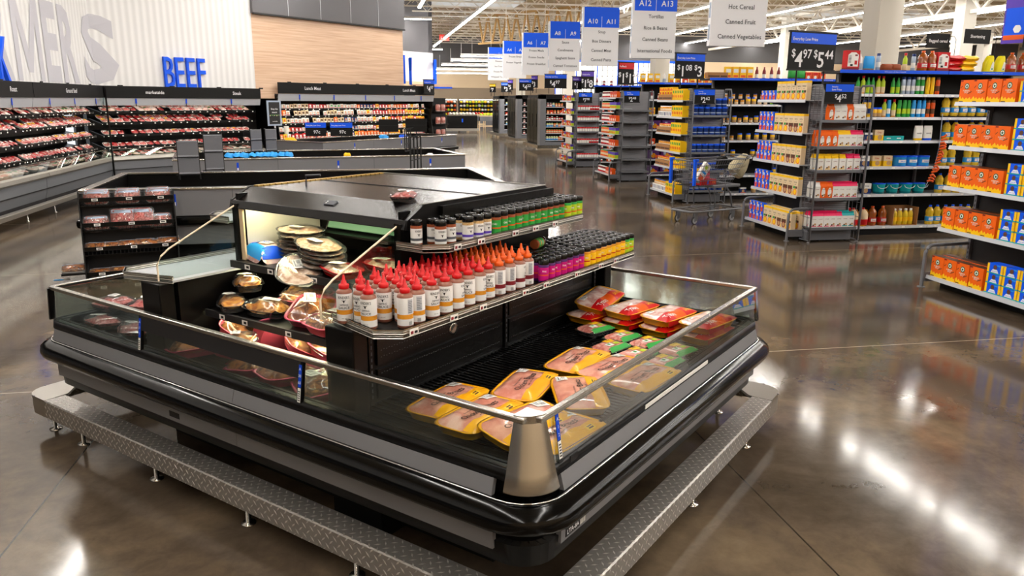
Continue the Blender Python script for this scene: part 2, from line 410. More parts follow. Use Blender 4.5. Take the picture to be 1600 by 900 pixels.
    for x in (10.37, 22.47, 34.67):
        b = MB(); truss(b, (x, -9, 0), (x, 62, 0), 5.25, 6.35, 2.4, .07, .04, 'truss'); struct(b, 'ceiling_girder')
    for k in range(33):
        y = -6+k*2.05
        b = MB(); truss(b, (-9 if y < 18 else -2, y, 0), (46, y, 0), 6.0, 6.5, 1.1, .028, .014, 'truss'); struct(b, 'ceiling_joist')
    b = MB(); truss(b, (6.2, 44, 0), (10.3, 38, 0), 4.9, 6.3, .7, .05, .04, 'truss_tan'); struct(b, 'ceiling_girder')
room()
# linear ceiling lights
def lights():
    def unit(L):
        t = empty('ceiling_light', '', 'ceiling light')
        b = MB(); b.box(-.09, .09, -L/2, L/2, .03, .10, 'white'); b.box(-.075, .075, -L/2, L/2, .0, .03, 'white')
        for s in (-.4, .4): b.tube([(0, L*s, .1), (0, L*s, .85)], .008, 'white', 5)
        b.build('housing', t)
        b = MB(); b.box(-.05, .05, -L/2+.01, L/2-.01, -.03, .0, 'lamp_white'); b.build('diffuser', t)
        return t
    P = Stock(unit(5.8)); lab = 'long white linear ceiling light of the rows hanging along the aisles under the roof trusses'
    for x, y0, y1 in ((-5.0, 8, 18), (-1.5, -8, 22), (2.3, -8, 38), (6.6, -8, 3), (4.9, 28, 60), (10.4, -8, 60), (13.6, -8, 60), (17.4, -8, 60), (20.8, -8, 60), (25.5, 2, 60), (30, 8, 60), (35.5, 14, 60)):
        y = y0+3
        while y+2.9 <= y1+.1:
            P.put((x, y, 5.6), 0, lab, 'linear ceiling lights along the aisles'); y += 6
    C = Stock(unit(1.7)); lab = 'short linear ceiling light set across the end of a light row'
    for x, y in ((2.3, 38.1), (4.9, 60.3)): C.put((x, y, 5.55), pi/2, lab, 'short crosswise ceiling lights')
    t = Stock(unit(5.0))
    for y in (34.7, 38.7, 43.6, 50, 57): t.put((6.6, y, 3.75), pi/2, 'low pendant light bar hanging crosswise over the far produce area', 'low pendant light bars over the produce area')
lights()
# wall lettering
def letters():
    def let(txt, size, o, xd, m, name, label, cat, dep=.03, sx=1.0):
        v, f, wd = text_geo(txt, .0)
        b = MB(); xd = Vector(xd); n = Vector((xd.y, -xd.x, 0))
        o = Vector(o)
        fr = [xd*(a*size*sx)+Vector((0, 0, c*size))+n*dep for a, c in v]; bk = [p-n*dep for p in fr]
        b.add(fr, f, m)
        if dep > .01:
            ec = {}
            for q in f:
                for i in range(len(q)):
                    e = (q[i], q[(i+1) % len(q)]); ec[e] = 1
            N = len(fr); b.add(fr+bk, [(e[1], e[0], N+e[0], N+e[1]) for e in ec if (e[1], e[0]) not in ec], m)
        ob = b.build(name, None, loc=tuple(o))
        tag(ob, label, cat)
    MT['painted_grey'] = mat('painted_grey', 'c3c2c9', .6)
    # large painted word runs over the corner
    def painted(ch, ya, yb, lab, z0=2.16, hgt=1.42):
        v, f, wd = text_geo(ch, .035)
        zs = [p[1] for p in v]; k = hgt/(max(zs)-min(zs)); zm = min(zs)
        b = MB(); b.add([(-5.592, ya+(yb-ya)*a_/wd, z0+(c-zm)*k) for a_, c in v], f, 'painted_grey')
        tag(b.build('wall_letter', None, off=(-5.6, (ya+yb)/2, z0), loc=(-5.6, (ya+yb)/2, z0)), lab, 'letter')
    painted('R', 16.42, 17.22, 'huge pale grey letter R painted between the letters E and S on the white wall')
    painted('E', 15.62, 16.28, 'huge pale grey letter E painted between the letters M and R on the white wall')
    b = MB(); P_ = [(0, 0), (.16, 0), (.16, .7), (.42, .1), (.58, .1), (.84, .7), (.84, 0), (1, 0), (1, 1), (.8, 1), (.5, .36), (.2, 1), (0, 1)]
    b.add([(-5.592, 14.38+1.1*x_, 2.16+1.42*z_) for x_, z_ in P_], [(0, 1, 2, 11, 12), (2, 3, 10, 11), (3, 4, 10), (4, 5, 9, 10), (5, 6, 7, 8, 9)], 'painted_grey')
    tag(b.build('wall_letter', None, off=(-5.6, 14.9, 2.16), loc=(-5.6, 14.9, 2.16)), 'huge pale grey letter M painted on the white wall above the Ground Beef header', 'letter')
    painted('R', 13.4, 14.24, 'huge pale grey letter R painted behind the blue letter K')
    painted('A', 12.3, 13.3, 'huge pale grey letter A painted before the first letter R')
    import bmesh
    v, f, wd = text_geo('S', .035); zs = [p[1] for p in v]; zm = min(zs); k = 1.42/(max(zs)-zm)
    me = bpy.data.meshes.new('wall_letter'); me.from_pydata([(x_/wd*1.06, 0, (z_-zm)*k) for x_, z_ in v], [], f)
    bm = bmesh.new(); bm.from_mesh(me); bmesh.ops.triangulate(bm, faces=bm.faces[:]); sx = .53
    bmesh.ops.bisect_plane(bm, geom=bm.verts[:]+bm.edges[:]+bm.faces[:], plane_co=(sx, 0, 0), plane_no=(1, 0, 0)); bmesh.ops.triangulate(bm, faces=bm.faces[:]); bm.to_mesh(me); bm.free()
    c0 = Vector((-5.592, 18.14, 2.16)); c1 = I(8.9, 16.79, 2.16)
    for p in me.vertices:
        x_, z_ = p.co.x, p.co.z
        p.co = (Vector((-5.592, 18.14-(sx-x_), 2.16+z_)) if x_ <= sx+1e-5 else c1+Vector(((x_-sx)*S2, (x_-sx)*S2, z_)))-c0
    me.materials.append(MT['painted_grey']); o = bpy.data.objects.new('wall_letter', me); COL.objects.link(o); o.location = c0
    tag(o, 'huge pale grey letter S painted across the inner corner of the white walls', 'letter')
    for i, ch in enumerate('BEEF'):
        let(ch, .98, I(10.44+i*.285, 16.79, 2.13), (S2, S2, 0), 'blue', 'wall_letter', ['blue raised letter B starting the BEEF sign on the white wall', 'blue raised letter E after the letter B on the white wall', 'blue raised letter E before the letter F on the white wall', 'blue raised letter F ending the BEEF sign on the white wall'][i], 'letter', .06, .55)
    let('K', 1.0, (-5.59, 13.62, 2.13), (0, 1, 0), 'blue', 'wall_letter', 'blue raised letter K standing above the roast case header', 'letter', .06, .55)
    for i, (ch, y) in enumerate(zip('DELI', (39.5, 41.3, 42.9, 44.5))):
        let(ch, 1.7, (3.35+i*.12, y, 2.66), (0, 1, 0), 'blue', 'wall_letter', 'blue raised letter %s standing on the far deli ledge' % ch, 'letter', .12, .7)
    for i, (ch, x_, y) in enumerate((('D', 1.55, 34.0), ('Y', 1.95, 36.0))):
        let(ch, 1.7, (x_, y, 2.55), (0, 1, 0), 'blue', 'wall_letter', 'blue raised letter seen nearly edge-on before the white deli wall, %s' % ('shorter one', 'taller one')[i], 'letter', .12, .7)
    b = MB(); b.box(2.2, 4.1, 38.5, 47, 2.5, 2.62, 'pale_wood'); b.box(2.2, 4.12, 38.48, 38.5, 2.42, 2.5, 'blue'); tag(b.build('sign_ledge'), 'pale wooden sign ledge with blue edge jutting out over the far deli', 'ledge')
letters()
# hanging aisle signs
def aisle_signs():
    data = [(13.0, 'A14', 'A15', ['Cereal', 'Hot Cereal', 'Canned Fruit', 'Canned Vegetables']), (17.1, 'A12', 'A13', ['Tortillas', 'Rice & Beans', 'Canned Beans', 'International Foods']),
            (21.2, 'A10', 'A11', ['Soup', 'Box Dinners', 'Canned Meat', 'Canned Pasta']), (25.2, 'A8', 'A9', ['Sauce', 'Condiments', 'Spaghetti Sauce', 'Canned Tomatoes']),
            (29.6, 'A6', 'A7', ['Frozen Meals', 'Frozen Snacks', 'Frozen Breakfast']), (33.9, 'A4', 'A5', ['Frozen Bread', 'Frozen Vegetables']), (38.1, 'A2', 'A3', ['Desserts', 'Ice Cream', 'Frozen Pizza', 'Whipped Toppings'])]
    for y, a, c, ls in data:
        x0 = 5.82; w = 1.02; z0 = 2.83; h = 1.52; y1 = y+.12
        t = empty('aisle_sign', 'hanging white and blue aisle sign reading %s and %s' % (a, c), 'aisle sign', (x0+w/2, y, z0), 0, 'hanging aisle signs')
        o = (x0+w/2, y, z0)
        b = MB(); b.box(x0, x0+w, y, y1, z0, z0+h, 'sign_white')
        for k in range(4): b.box(x0-.004, x0, y+.03, y1-.03, z0+.1+k*.36, z0+.35+k*.36, 'silver_blue')
        b.build('board', t, off=o, bevel=.006)
        b = MB(); b.box(x0+.04, x0+w, y-.004, y, z0+h-.52, z0+h, 'blue'); b.box(x0+w*.52-.004, x0+w*.52+.004, y-.007, y-.004, z0+h-.52, z0+h-.24, 'sign_white')
        b.text(a, .17, (x0+w*.27, y-.008, z0+h-.42), (1, 0, 0), (0, 0, 1), 'sign_white'); b.text(c, .17, (x0+w*.77, y-.008, z0+h-.42), (1, 0, 0), (0, 0, 1), 'sign_white')
        b.build('number_panel', t, off=o)
        b = MB()
        for k, s in enumerate(ls): b.text(s, .105, (x0+w*.53, y-.004, z0+h-.67-k*.242), (1, 0, 0), (0, 0, 1), 'ink_grey', maxw=w*.88)
        b.build('lettering', t, off=o)
        b = MB()
        for s in (.15, w-.15): b.tube([(x0+s, y+.06, z0+h), (x0+s, y+.06, 6.45)], .006, 'white', 5)
        b.build('hanging_rod', t, off=o)
aisle_signs()
# ================================================================ meat island
def sel(L, W, a, e=.45):
    c, s_ = cos(a), sin(a)
    return (L/2*math.copysign(abs(c)**e, c), W/2*math.copysign(abs(s_)**e, s_))
def tray(b, L, W, h, m, z=0, fl=.86, n=28, lip=.006, e=.4):
    rings = [(fl, 0), (1, h), (1+lip*2/W, h), (1-lip/W, h+.001), (fl-.02, .004)]
    vs = []
    for k, zz in rings:
        vs += [(*sel(L*(1-(1-k)*W/L), W*k, 2*pi*i/n, e), z+zz) for i in range(n)]
    fs = [(r*n+i, r*n+(i+1) % n, (r+1)*n+(i+1) % n, (r+1)*n+i) for r in range(4) for i in range(n)]
    b.add(vs, fs, m, True); b.add(vs[:n], [tuple(range(n))[::-1]], m); b.add(vs[-n:], [tuple(range(n))], m)
def dome(b, L, W, h, m, z=0, lump=.004, seed=1, n=32, rg=7, e=.4):
    ph = [(rnd.uniform(20, 60), rnd.uniform(20, 60), rnd.uniform(0, 6)) for _ in range(4)]
    def hf(x, y):
        q = max(abs(2*x/L), abs(2*y/W)); q = min(1, q)
        base = h*(1-q**4)
        return z+base+lump*(1-q**3)*sum(sin(p[0]*x+p[2])*sin(p[1]*y+p[2]*2) for p in ph)/2
    vs = [(0, 0, hf(0, 0))]
    for r in range(1, rg+1):
        t = (r/rg)**.8
        for i in range(n):
            x, y = sel(L*t, W*t, 2*pi*i/n, e); vs.append((x, y, hf(x, y)))
    fs = [(0, 1+i, 1+(i+1) % n) for i in range(n)]
    for r in range(rg-1):
        o = 1+r*n; fs += [(o+i, o+n+i, o+n+(i+1) % n, o+(i+1) % n) for i in range(n)]
    b.add(vs, fs, m, True)
    return hf
def drape(b, x0, x1, y0, y1, hf, m, n=8, up=.0025, rot=0, cx=0, cy=0):
    vs = []
    for i in range(n+1):
        for j in range(n+1):
            x = x0+(x1-x0)*i/n; y = y0+(y1-y0)*j/n
            X = cx+x*cos(rot)-y*sin(rot); Y = cy+x*sin(rot)+y*cos(rot); vs.append((X, Y, hf(X, Y)+up))
    b.add(vs, [(i*(n+1)+j, (i+1)*(n+1)+j, (i+1)*(n+1)+j+1, i*(n+1)+j+1) for i in range(n) for j in range(n)], m, True)
def dtext(b, t, size, x, y, hf, m, rot=0, up=.004, maxw=None):
    v, f, wd = text_geo(t); sx = min(size, (maxw or 9)/wd)
    vs = []
    for a, c in v:
        p = (a-wd/2)*sx; q = c*size; X = x+p*cos(rot)-q*sin(rot); Y = y+p*sin(rot)+q*cos(rot); vs.append((X, Y, hf(X, Y)+up))
    b.add(vs, f, m)
def sticker(t, hf, x, y, L=.05, W=.035, rot=0, m='paper', up=.003, bars=True):
    b = MB(); drape(b, -L/2, L/2, -W/2, W/2, hf, m, 3, up, rot, x, y)
    if bars:
        for k in range(7):
            a = -L*.05+k*L*.06
            drape(b, a, a+L*(.02+.015*(k % 2)), -W*.32, W*.05, hf, 'ink', 1, up+.001, rot, x, y)
        for k in range(3): drape(b, -L*.42, -L*.12, W*(.1-k*.15), W*(.15-k*.15), hf, 'ink_grey', 1, up+.001, rot, x, y)
        drape(b, -L*.4, L*.35, W*.25, W*.32, hf, 'ink_grey', 2, up+.001, rot, x, y)
    b.build('price_sticker', t)
def ringsweep(b, rect, rc, prof, m, closed=True, ca=6, smooth=True):
    x0, x1, y0, y1 = rect; pts = []
    for cx, cy, a0 in ((x1-rc, y1-rc, 0), (x0+rc, y1-rc, pi/2), (x0+rc, y0+rc, pi), (x1-rc, y0+rc, 3*pi/2)):
        for i in range(ca+1):
            a = a0+pi/2*i/ca; pts.append((cx, cy, cos(a), sin(a)))
    n = len(pts); k = len(prof); vs = []
    for cx, cy, c, s_ in pts:
        for d, z in prof: vs.append((cx+c*(rc+d), cy+s_*(rc+d), z))
    fs = []
    for i in range(n):
        j = (i+1) % n
        for q in range(k if closed else k-1):
            r = (q+1) % k; fs.append((i*k+q, j*k+q, j*k+r, i*k+r))
    b.add(vs, fs, m, smooth)
U0, U1, V0, V1 = 1.96, 4.24, 1.26, 4.42
ZW = .655
def island():
    O = (3.1, 2.84, 0); rect = (U0, U1, V0, V1)
    T = empty('meat_display_island', 'large black and grey refrigerated meat display island with glass rim and central tower of shelves', 'display case', I(3.1, 2.84, 0), Q)
    def B(b, n, **k): return b.build(n, T, off=O, **k)
    b = MB(); b.box(2.35, 3.85, 1.7, 4.0, 0, .28, 'black_matte'); b.box(2.2, 2.35, 2.2, 2.5, 0, .28, 'black_matte'); B(b, 'plinth')
    b = MB(); ringsweep(b, rect, .10, [(.035, .43), (.03, .35), (-.05, .31), (-.3, .29), (-.3, .43)], 'black'); B(b, 'base_moulding')
    b = MB(); b.box(U0+.25, U1-.25, V0+.25, V1-.25, .28, .5, 'black_matte'); B(b, 'tub_body')
    b = MB(); ringsweep(b, rect, .10, [(0, .40), (.012, .62), (0.02, .70), (-.03, .70), (-.03, .40)], 'black', smooth=False); B(b, 'case_shell')
    # skirt and upper panels in grey, one mesh per side and height
    def side_panels(z0, z1, d0, d1, nm):
        for ax, pos, sg, a0, a1 in (('v', V0, -1, U0+.12, U1-.05), ('v', V1, 1, U0+.12, U1-.12), ('u', U0, -1, V0+.13, V1-.05), ('u', U1, 1, V0+.12, V1-.12)):
            b = MB(); poly = [(pos+sg*d0, z0), (pos+sg*d1, z1), (pos+sg*(d1-.02), z1), (pos+sg*(d0-.02), z0)]
            cuts = [a0, a0+(a1-a0)*.47, a1] if ax == 'u' else [a0, a1]
            for c0, c1 in zip(cuts, cuts[1:]):
                if ax == 'v': b.prism([(p, z) for p, z in poly], 'x', c0, c1-.004, 'panel_grey')
                else: b.prism([(p, z) for p, z in poly], 'y', c0, c1-.004, 'panel_grey')
            B(b, nm)
    side_panels(.40, .515, .045, .045, 'skirt_panel')
    side_panels(.598, .664, .055, .038, 'side_panel')
    b = MB(); ringsweep(b, rect, .10, [(.015, .605), (.06, .606), (.098, .594), (.122, .572), (.128, .545), (.118, .518), (.09, .503), (.05, .498), (.015, .50)], 'black_gloss'); B(b, 'bumper')
    b = MB(); ringsweep(b, rect, .10, [(.058, .606), (.064, .6095), (.070, .608), (.068, .603)], 'chrome'); ringsweep(b, rect, .10, [(.055, .497), (.065, .4935), (.07, .4965), (.065, .501)], 'steel'); B(b, 'bumper_trim')
    b = MB(); ringsweep(b, rect, .06, [(.015, .664), (.036, .664), (.03, .705), (.012, .705)], 'black'); B(b, 'glass_channel')
    # glazing
    def pane(ax, pos, sg, a0, a1, nm='glass_panel'):
        b = MB(); poly = [(pos+sg*.026, .705), (pos+sg*.003, .872), (pos-sg*.004, .872), (pos+sg*.018, .705)]
        b.prism(poly, 'x' if ax == 'v' else 'y', a0, a1, 'case_glass'); B(b, nm)
    for a0, a1 in ((V0+.06, 2.35), (2.39, 3.51), (3.55, V1-.03)): pane('u', U0, -1, a0, a1)
    pane('v', V0, -1, U0+.1, U1-.02); pane('u', U1, 1, V0+.02, V1-.02); pane('v', V1, 1, U0+.02, U1-.02)
    b = MB()
    for q in ((U0-.014, U0+.014, V0+.03, V1), (U1-.014, U1+.014, V0, V1)): b.box(*q, .872, .892, 'steel')
    for q in ((U0+.03, U1, V0-.014, V0+.014), (U0, U1, V1-.014, V1+.014)): b.box(*q, .872, .892, 'steel')
    B(b, 'glass_rim_rail', bevel=.004)
    b = MB(); b.prism([(U0-.018, .80), (U0-.008, .885), (U0-.002, .885), (U0-.012, .80)], 'y', 2.37, 3.53, 'dark_grey'); B(b, 'light_shield_strip')
    for v in (2.37, 3.53): b = MB(); b.prism([(U0-.032, .70), (U0-.008, .872), (U0+.004, .872), (U0-.016, .70)], 'y', v-.014, v+.014, 'black'); B(b, 'glass_joint_post')
    b = MB(); b.prism([(V1+.03, .70), (V1+.006, .88), (V1-.006, .88), (V1+.016, .70)], 'x', U0-.02, U0+.012, 'black'); B(b, 'glass_joint_post'); b = MB()
    b.prism([(V0-.03, .70), (V0-.006, .88), (V0+.006, .88), (V0-.016, .70)], 'x', U1-.012, U1+.02, 'chrome'); B(b, 'glass_joint_post')
    # steel corner plate: curved, flaring downwards
    b = MB(); vs = []; n = 10
    for z, r, k in ((.885, .07, .0), (.87, .07, .004), (.80, .075, .022), (.70, .085, .045), (.645, .09, .062), (.636, .09, .060)):
        for i in range(n+1):
            a = pi+pi/2*i/n; vs.append((U0+.075+cos(a)*(.075+k)*1.0, V0+.075+sin(a)*(.075+k), z))
        # end lips
    m_ = n+1; fs = [(r*m_+i, r*m_+i+1, (r+1)*m_+i+1, (r+1)*m_+i) for r in range(5) for i in range(n)]
    b.add(vs, fs, 'steel', True); b.prism([(U0+.075+cos(pi+pi/2*i/n)*.08, V0+.075+sin(pi+pi/2*i/n)*.08) for i in range(n+1)]+[(U0+.075, V0+.075)], 'z', .868, .895, 'steel'); B(b, 'corner_plate')
    # dated strips
    def strip(ax, c0, rows, lb):
        b = MB()
        if ax == 'u':
            o = lambda a, z, d: (U0-.033-d+(z-.70)*.14, c0+a, z)
            for a0, a1, z0, z1, m, d in ((-.011, .011, .70, .86, 'ink', 0), (-.009, .009, .765, .858, 'deep_blue', .001), (-.009, .009, .703, .762, 'paper', .001)):
                b.quad(o(a0, z0, d), o(a1, z0, d), o(a1, z1, d), o(a0, z1, d), m)
            for k, s_ in enumerate(rows): b.text(s_, .017, o(0, .835-k*.028, .0025), (0, -1, 0), (.13, 0, 1), 'sign_white')
            for k in range(5): b.quad(o(-.006, .71+k*.009, .002), o(.006, .71+k*.009, .002), o(.006, .714+k*.009, .002), o(-.006, .714+k*.009, .002), 'ink')
        else:
            o = lambda a, z, d: (c0+a, V0-.033-d+(z-.70)*.14, z)
            for a0, a1, z0, z1, m, d in ((-.012, .012, .70, .875, 'ink', 0), (-.01, .01, .78, .872, 'deep_blue', .001), (-.01, .01, .715, .777, 'paper', .001)):
                b.quad(o(a0, z0, d), o(a1, z0, d), o(a1, z1, d), o(a0, z1, d), m)
            for k, s_ in enumerate(rows): b.text(s_, .017, o(0, .85-k*.028, .0025), (1, 0, 0), (0, .13, 1), 'sign_white')
            for k in range(5): b.quad(o(-.007, .722+k*.01, .002), o(.007, .722+k*.01, .002), o(.007, .727+k*.01, .002), o(-.007, .727+k*.01, .002), 'ink')
        tag(B(b, 'section_strip'), lb)
    strip('u', 2.37, ['A', '38', '60'], 'blue strip marked A 38 60'); strip('u', 3.53, ['A', '3', '1'], 'blue strip beside the end well'); strip('v', U0+.13, ['A', '1', '2'], 'blue strip beside the steel corner plate')
    # shelf edge labels on the side panel
    b = MB(); q = V0-.060
    b.box(2.75, 3.45, V0-.0385, V0-.036, .672, .69, 'paper'); b.box(2.15, 2.2, V0-.0345, V0-.03, .668, .70, 'ink'); B(b, 'paper_label_strip')
    b = MB(); b.box(U0+.15, U0+.29, V0-.047, V0-.044, .41, .442, 'ink'); b.text('LTA-8A', .026, (U0+.20, V0-.0475, .417), (1, 0, 0), (0, 0, 1), 'sign_white')
    for k in range(5): b.box(U0+.25+k*.008, U0+.254+k*.008, V0-.0478, V0-.047, .412, .44, 'paper')
    b.box(U0-.047, U0-.044, 3.22, 3.30, .42, .448, 'ink'); B(b, 'case_number_tag')
    # wells
    b = MB(); b.box(U0+.02, U1-.02, V0+.02, V1-.02, ZW-.02, ZW, 'grille_floor'); B(b, 'well_floor')
    b = MB()
    for q in ((U0+.016, U0+.03, V0+.02, V1-.02), (U1-.03, U1-.016, V0+.02, V1-.02), (U0+.02, U1-.02, V0+.016, V0+.03), (U0+.02, U1-.02, V1-.03, V1-.016)): b.box(*q, .5, .703, 'black_matte')
    B(b, 'well_lining')
    b = MB()
    for k in range(68): b.box(2.12+k*.03, 2.1225+k*.03, V0+.05, 2.18, ZW, ZW+.005, 'black_gloss')
    for v in (1.52, 1.56, 1.84, 1.88, 2.12):
        for k in range(84): b.box(2.1+k*.025, 2.112+k*.025, v, v+.0022, ZW+.005, ZW+.0062, 'ink_grey')
    B(b, 'wire_rack')
    # partitions carrying the side shelves
    for v0, v1, s_ in ((2.2, 2.3, -1), (3.46, 3.56, 1)):
        b = MB(); b.box(2.12, 4.10, v0, v1, ZW, 1.02, 'black')
        f = v0 if s_ < 0 else v1
        for a0, a1 in ((2.2, 3.1), (3.16, 4.04)):
            for z0, z1 in ((ZW+.02, .80), (.82, .95)):
                b.box(a0, a1, min(f, f+s_*.012), max(f, f+s_*.012), z0, z1, 'perforated')
                for zz in ((z0+.02, z1-.02) if z0 < .81 else (z0+.03, z0+.06)):
                    for k in range(int((a1-a0)/.016)-2): b.box(a0+.02+k*.016, a0+.025+k*.016, min(f+s_*.012, f+s_*.0128), max(f+s_*.012, f+s_*.0128), zz+.003*(k % 2), zz+.003+.003*(k % 2), 'ink_grey')
        for a in (2.16, 3.13, 4.07):
            b.box(a-.012, a+.012, min(f, f+s_*.016), max(f, f+s_*.016), ZW, 1.0, 'black')
            for k in range(12): b.box(a-.003, a+.003, min(f+s_*.016, f+s_*.0175), max(f+s_*.016, f+s_*.0175), ZW+.03+k*.027, ZW+.045+k*.027, 'ink_grey')
        B(b, 'partition')
        for a in (2.06, 4.16):
            b = MB(); b.box(a-.04, a+.04, min(v0, v0+s_*.06)-.0, max(v1, v1+s_*.06), ZW, 1.02, 'black'); B(b, 'end_pillar', bevel=.006)
    # central tower
    b = MB(); b.box(3.04, 3.16, 2.3, 3.46, ZW, 1.42, 'black'); B(b, 'tower_back')
    for v, w in ((2.3, 'off_white'), (3.44, 'off_white')):
        b = MB(); b.box(2.49, 3.71, v, v+.02, 1.02, 1.42, 'black')
        vi = v+.0205 if v < 3 else v-.0005
        b.box(2.53, 3.03, min(vi, v+.01), max(vi, v+.01), 1.07, 1.40, w); B(b, 'tower_side_wall')
    b = MB()
    for s_ in (0, 1):
        P = lambda u: u if not s_ else 6.2-u
        b.prism([(P(2.6), 1.445), (P(2.485), 1.385), (P(2.47), 1.345), (P(2.5), 1.34), (P(2.56), 1.40), (P(2.62), 1.42)], 'y', 2.27, 3.49, 'canopy_black')
    b.box(2.6, 3.6, 2.27, 3.49, 1.42, 1.445, 'canopy_black')
    for v in (2.262, 3.482): b.prism([(2.6, 1.447), (2.485, 1.387), (2.475, 1.345), (2.55, 1.342), (3.65, 1.342), (3.725, 1.345), (3.715, 1.387), (3.6, 1.447)], 'y', v, v+.016, 'black')
    for v in (2.24, 3.50): b.prism([(2.7, 1.43), (2.7, 1.36), (3.66, 1.36), (3.66, 1.43)], 'y', v, v+.02, 'perforated')
    B(b, 'canopy', bevel=.003)
    b = MB(); b.box(3.055, 3.065, 2.28, 3.48, 1.4452, 1.4475, 'ink'); b.box(2.58, 3.62, 2.266, 2.275, 1.447, 1.45, 'aluminium'); b.box(3.6, 3.61, 2.28, 3.48, 1.445, 1.449, 'aluminium')
    for k in range(24): b.box(2.62+k*.04, 2.65+k*.04, 3.44, 3.475, 1.446, 1.452, 'brass')
    B(b, 'canopy_seam')
    b = MB(); b.tube([(2.80, 3.27, 1.445), (2.80, 3.27, 1.50), (2.83, 3.19, 1.505)], .006, 'dark_steel'); B(b, 'sign_clip')
    b = MB(); M = Matrix.Translation((2.5405, 2.80, 1.414)) @ Matrix.Rotation(R(-27.6), 4, 'Y')
    b.box(-.016, .016, -.035, .035, 0, .006, 'ink_grey', M); b.box(-.008, -.002, .02, .028, .006, .0065, 'paper', M); b.box(.004, .01, .02, .028, .006, .0065, 'paper', M); B(b, 'switch_plate')
    b = MB(); b.box(2.555, 2.58, 2.34, 3.42, 1.37, 1.388, 'lamp_case'); b.box(3.62, 3.645, 2.34, 3.42, 1.37, 1.388, 'lamp_case'); b.box(2.46, 2.475, 2.36, 3.40, 1.052, 1.058, 'lamp_case'); b.box(2.29, 2.305, 2.36, 3.40, .827, .833, 'lamp_case'); B(b, 'canopy_and_fill_lamp')  # canopy tubes, plus strips under the inner shelves added to brighten the well packs
    mat('mirror_green', '4f7560', .4)
    b = MB(); b.prism([(2.90, 1.34), (2.84, 1.225), (2.835, 1.23), (2.895, 1.345)], 'y', 2.34, 3.16, 'mirror_green'); b.prism([(3.03, 1.36), (2.9, 1.36), (2.83, 1.22), (3.03, 1.2)], 'y', 3.16, 3.17, 'black'); b.box(2.76, 3.03, 2.34, 3.26, 1.205, 1.215, 'black'); B(b, 'deflector')
    # inner shelves
    def ishelf(u, z, far=False):
        b = MB(); a0, a1 = (u, 3.04) if not far else (3.16, 6.2-u)
        b.box(a0, a1, 2.32, 3.44, z-.015, z, 'black'); f = a0 if not far else a1
        b.box(f-.008, f+.008, 2.32, 3.44, z-.03, z+.006, 'dark_grey')
        for k, v in enumerate((3.3, 3.12, 2.8, 2.5)): 
            if not far: b.box(f-.0095, f-.008, v-.02, v+.02, z-.026, z-.002, 'paper'); b.box(f-.0102, f-.0095, v-.014, v+.006, z-.02, z-.008, 'ink')
        B(b, 'meat_shelf')
    for fr in (False, True): ishelf(2.42, 1.075, fr); ishelf(2.25, .85, fr)
    # side shelves with aluminium price rail
    def sshelf(poly, z, top, h=.036):
        b = MB(); b.prism(poly, 'z', z+.004, z+.014, top)
        for p, q in zip(poly, poly[1:]):
            p = Vector(p); q = Vector(q); d = (q-p).normalized(); n = Vector((d.y, -d.x)); c = sum((Vector(k) for k in poly), Vector((0, 0)))/len(poly)
            if n.dot(c-p) < 0: n = -n
            vs = [p, q, q+n*.008, p+n*.008]
            b.prism([tuple(k) for k in vs], 'z', z, z+h, 'ribbed_aluminium')
            b.prism([tuple(k) for k in (p-n*.004, q-n*.004, q+n*.008, p+n*.008)], 'z', z+h-.004, z+h, 'steel')
        sh = B(b, 'side_shelf')
        if poly[3][1] < 2.5:
            k = poly[2][0]+.03
            while k < poly[3][0]-.1:
                b = MB(); b.box(k, k+.05, poly[2][1]-.0055, poly[2][1]-.004, z+.006, z+h-.006, 'paper'); b.box(k+.006, k+.02, poly[2][1]-.0065, poly[2][1]-.0055, z+.01, z+.022, 'maroon'); b.box(k+.028, k+.044, poly[2][1]-.0065, poly[2][1]-.0055, z+.01, z+.02, 'ink'); b.build('price_tag', sh, off=O); k += rnd.uniform(.16, .42)
    big = [(2.075, 2.31), (2.0, 2.01), (2.065, 1.915), (4.04, 1.915), (4.12, 2.02), (4.12, 2.31)]
    sml = [(2.44, 2.29), (2.44, 2.14), (2.52, 2.06), (3.68, 2.06), (3.76, 2.14), (3.76, 2.29)]
    sshelf(big, 1.02, 'black_matte'); sshelf(sml, 1.265, 'black_matte')
    sshelf([(u, 5.76-v-.02) for u, v in big], 1.02, 'light_grey'); sshelf([(u, 5.76-v) for u, v in sml], 1.265, 'light_grey')
    # sloping glass ends
    for v in (2.315, 3.455):
        b = MB(); pl = [(2.02, 1.04), (2.02, 1.12), (2.045, 1.16), (2.09, 1.19), (2.5, 1.37), (2.5, 1.04)]
        b.prism(pl, 'y', v-.003, v+.003, 'case_glass'); B(b, 'sloping_glass')
        b = MB(); b.tube([(u, v, z) for u, z in pl[:5]], .0045, 'cream', 6); b.build('edge_trim', None)
        o = bpy.context.scene.objects[-1] if False else COL.objects[-1]
        o.parent = T; o.location = (-O[0], -O[1], 0)
    for v in (2.29, 3.43): b = MB(); b.box(2.47, 2.50, v, v+.04, 1.02, 1.37, 'black'); B(b, 'corner_post')
    b = MB(); b.box(2.48, 2.49, 3.40, 3.43, 1.06, 1.37, 'kraft_beige'); B(b, 'lit_wall_edge')
    b = MB(); b.lathe([(0.0, 0), (.018, .001), (.03, .004), (.03, .0)], M=Matrix.Translation((2.70, 2.187, .86)) @ Matrix.Rotation(R(90), 4, 'X'), m='steel', n=14); B(b, 'drain_disc')
island()
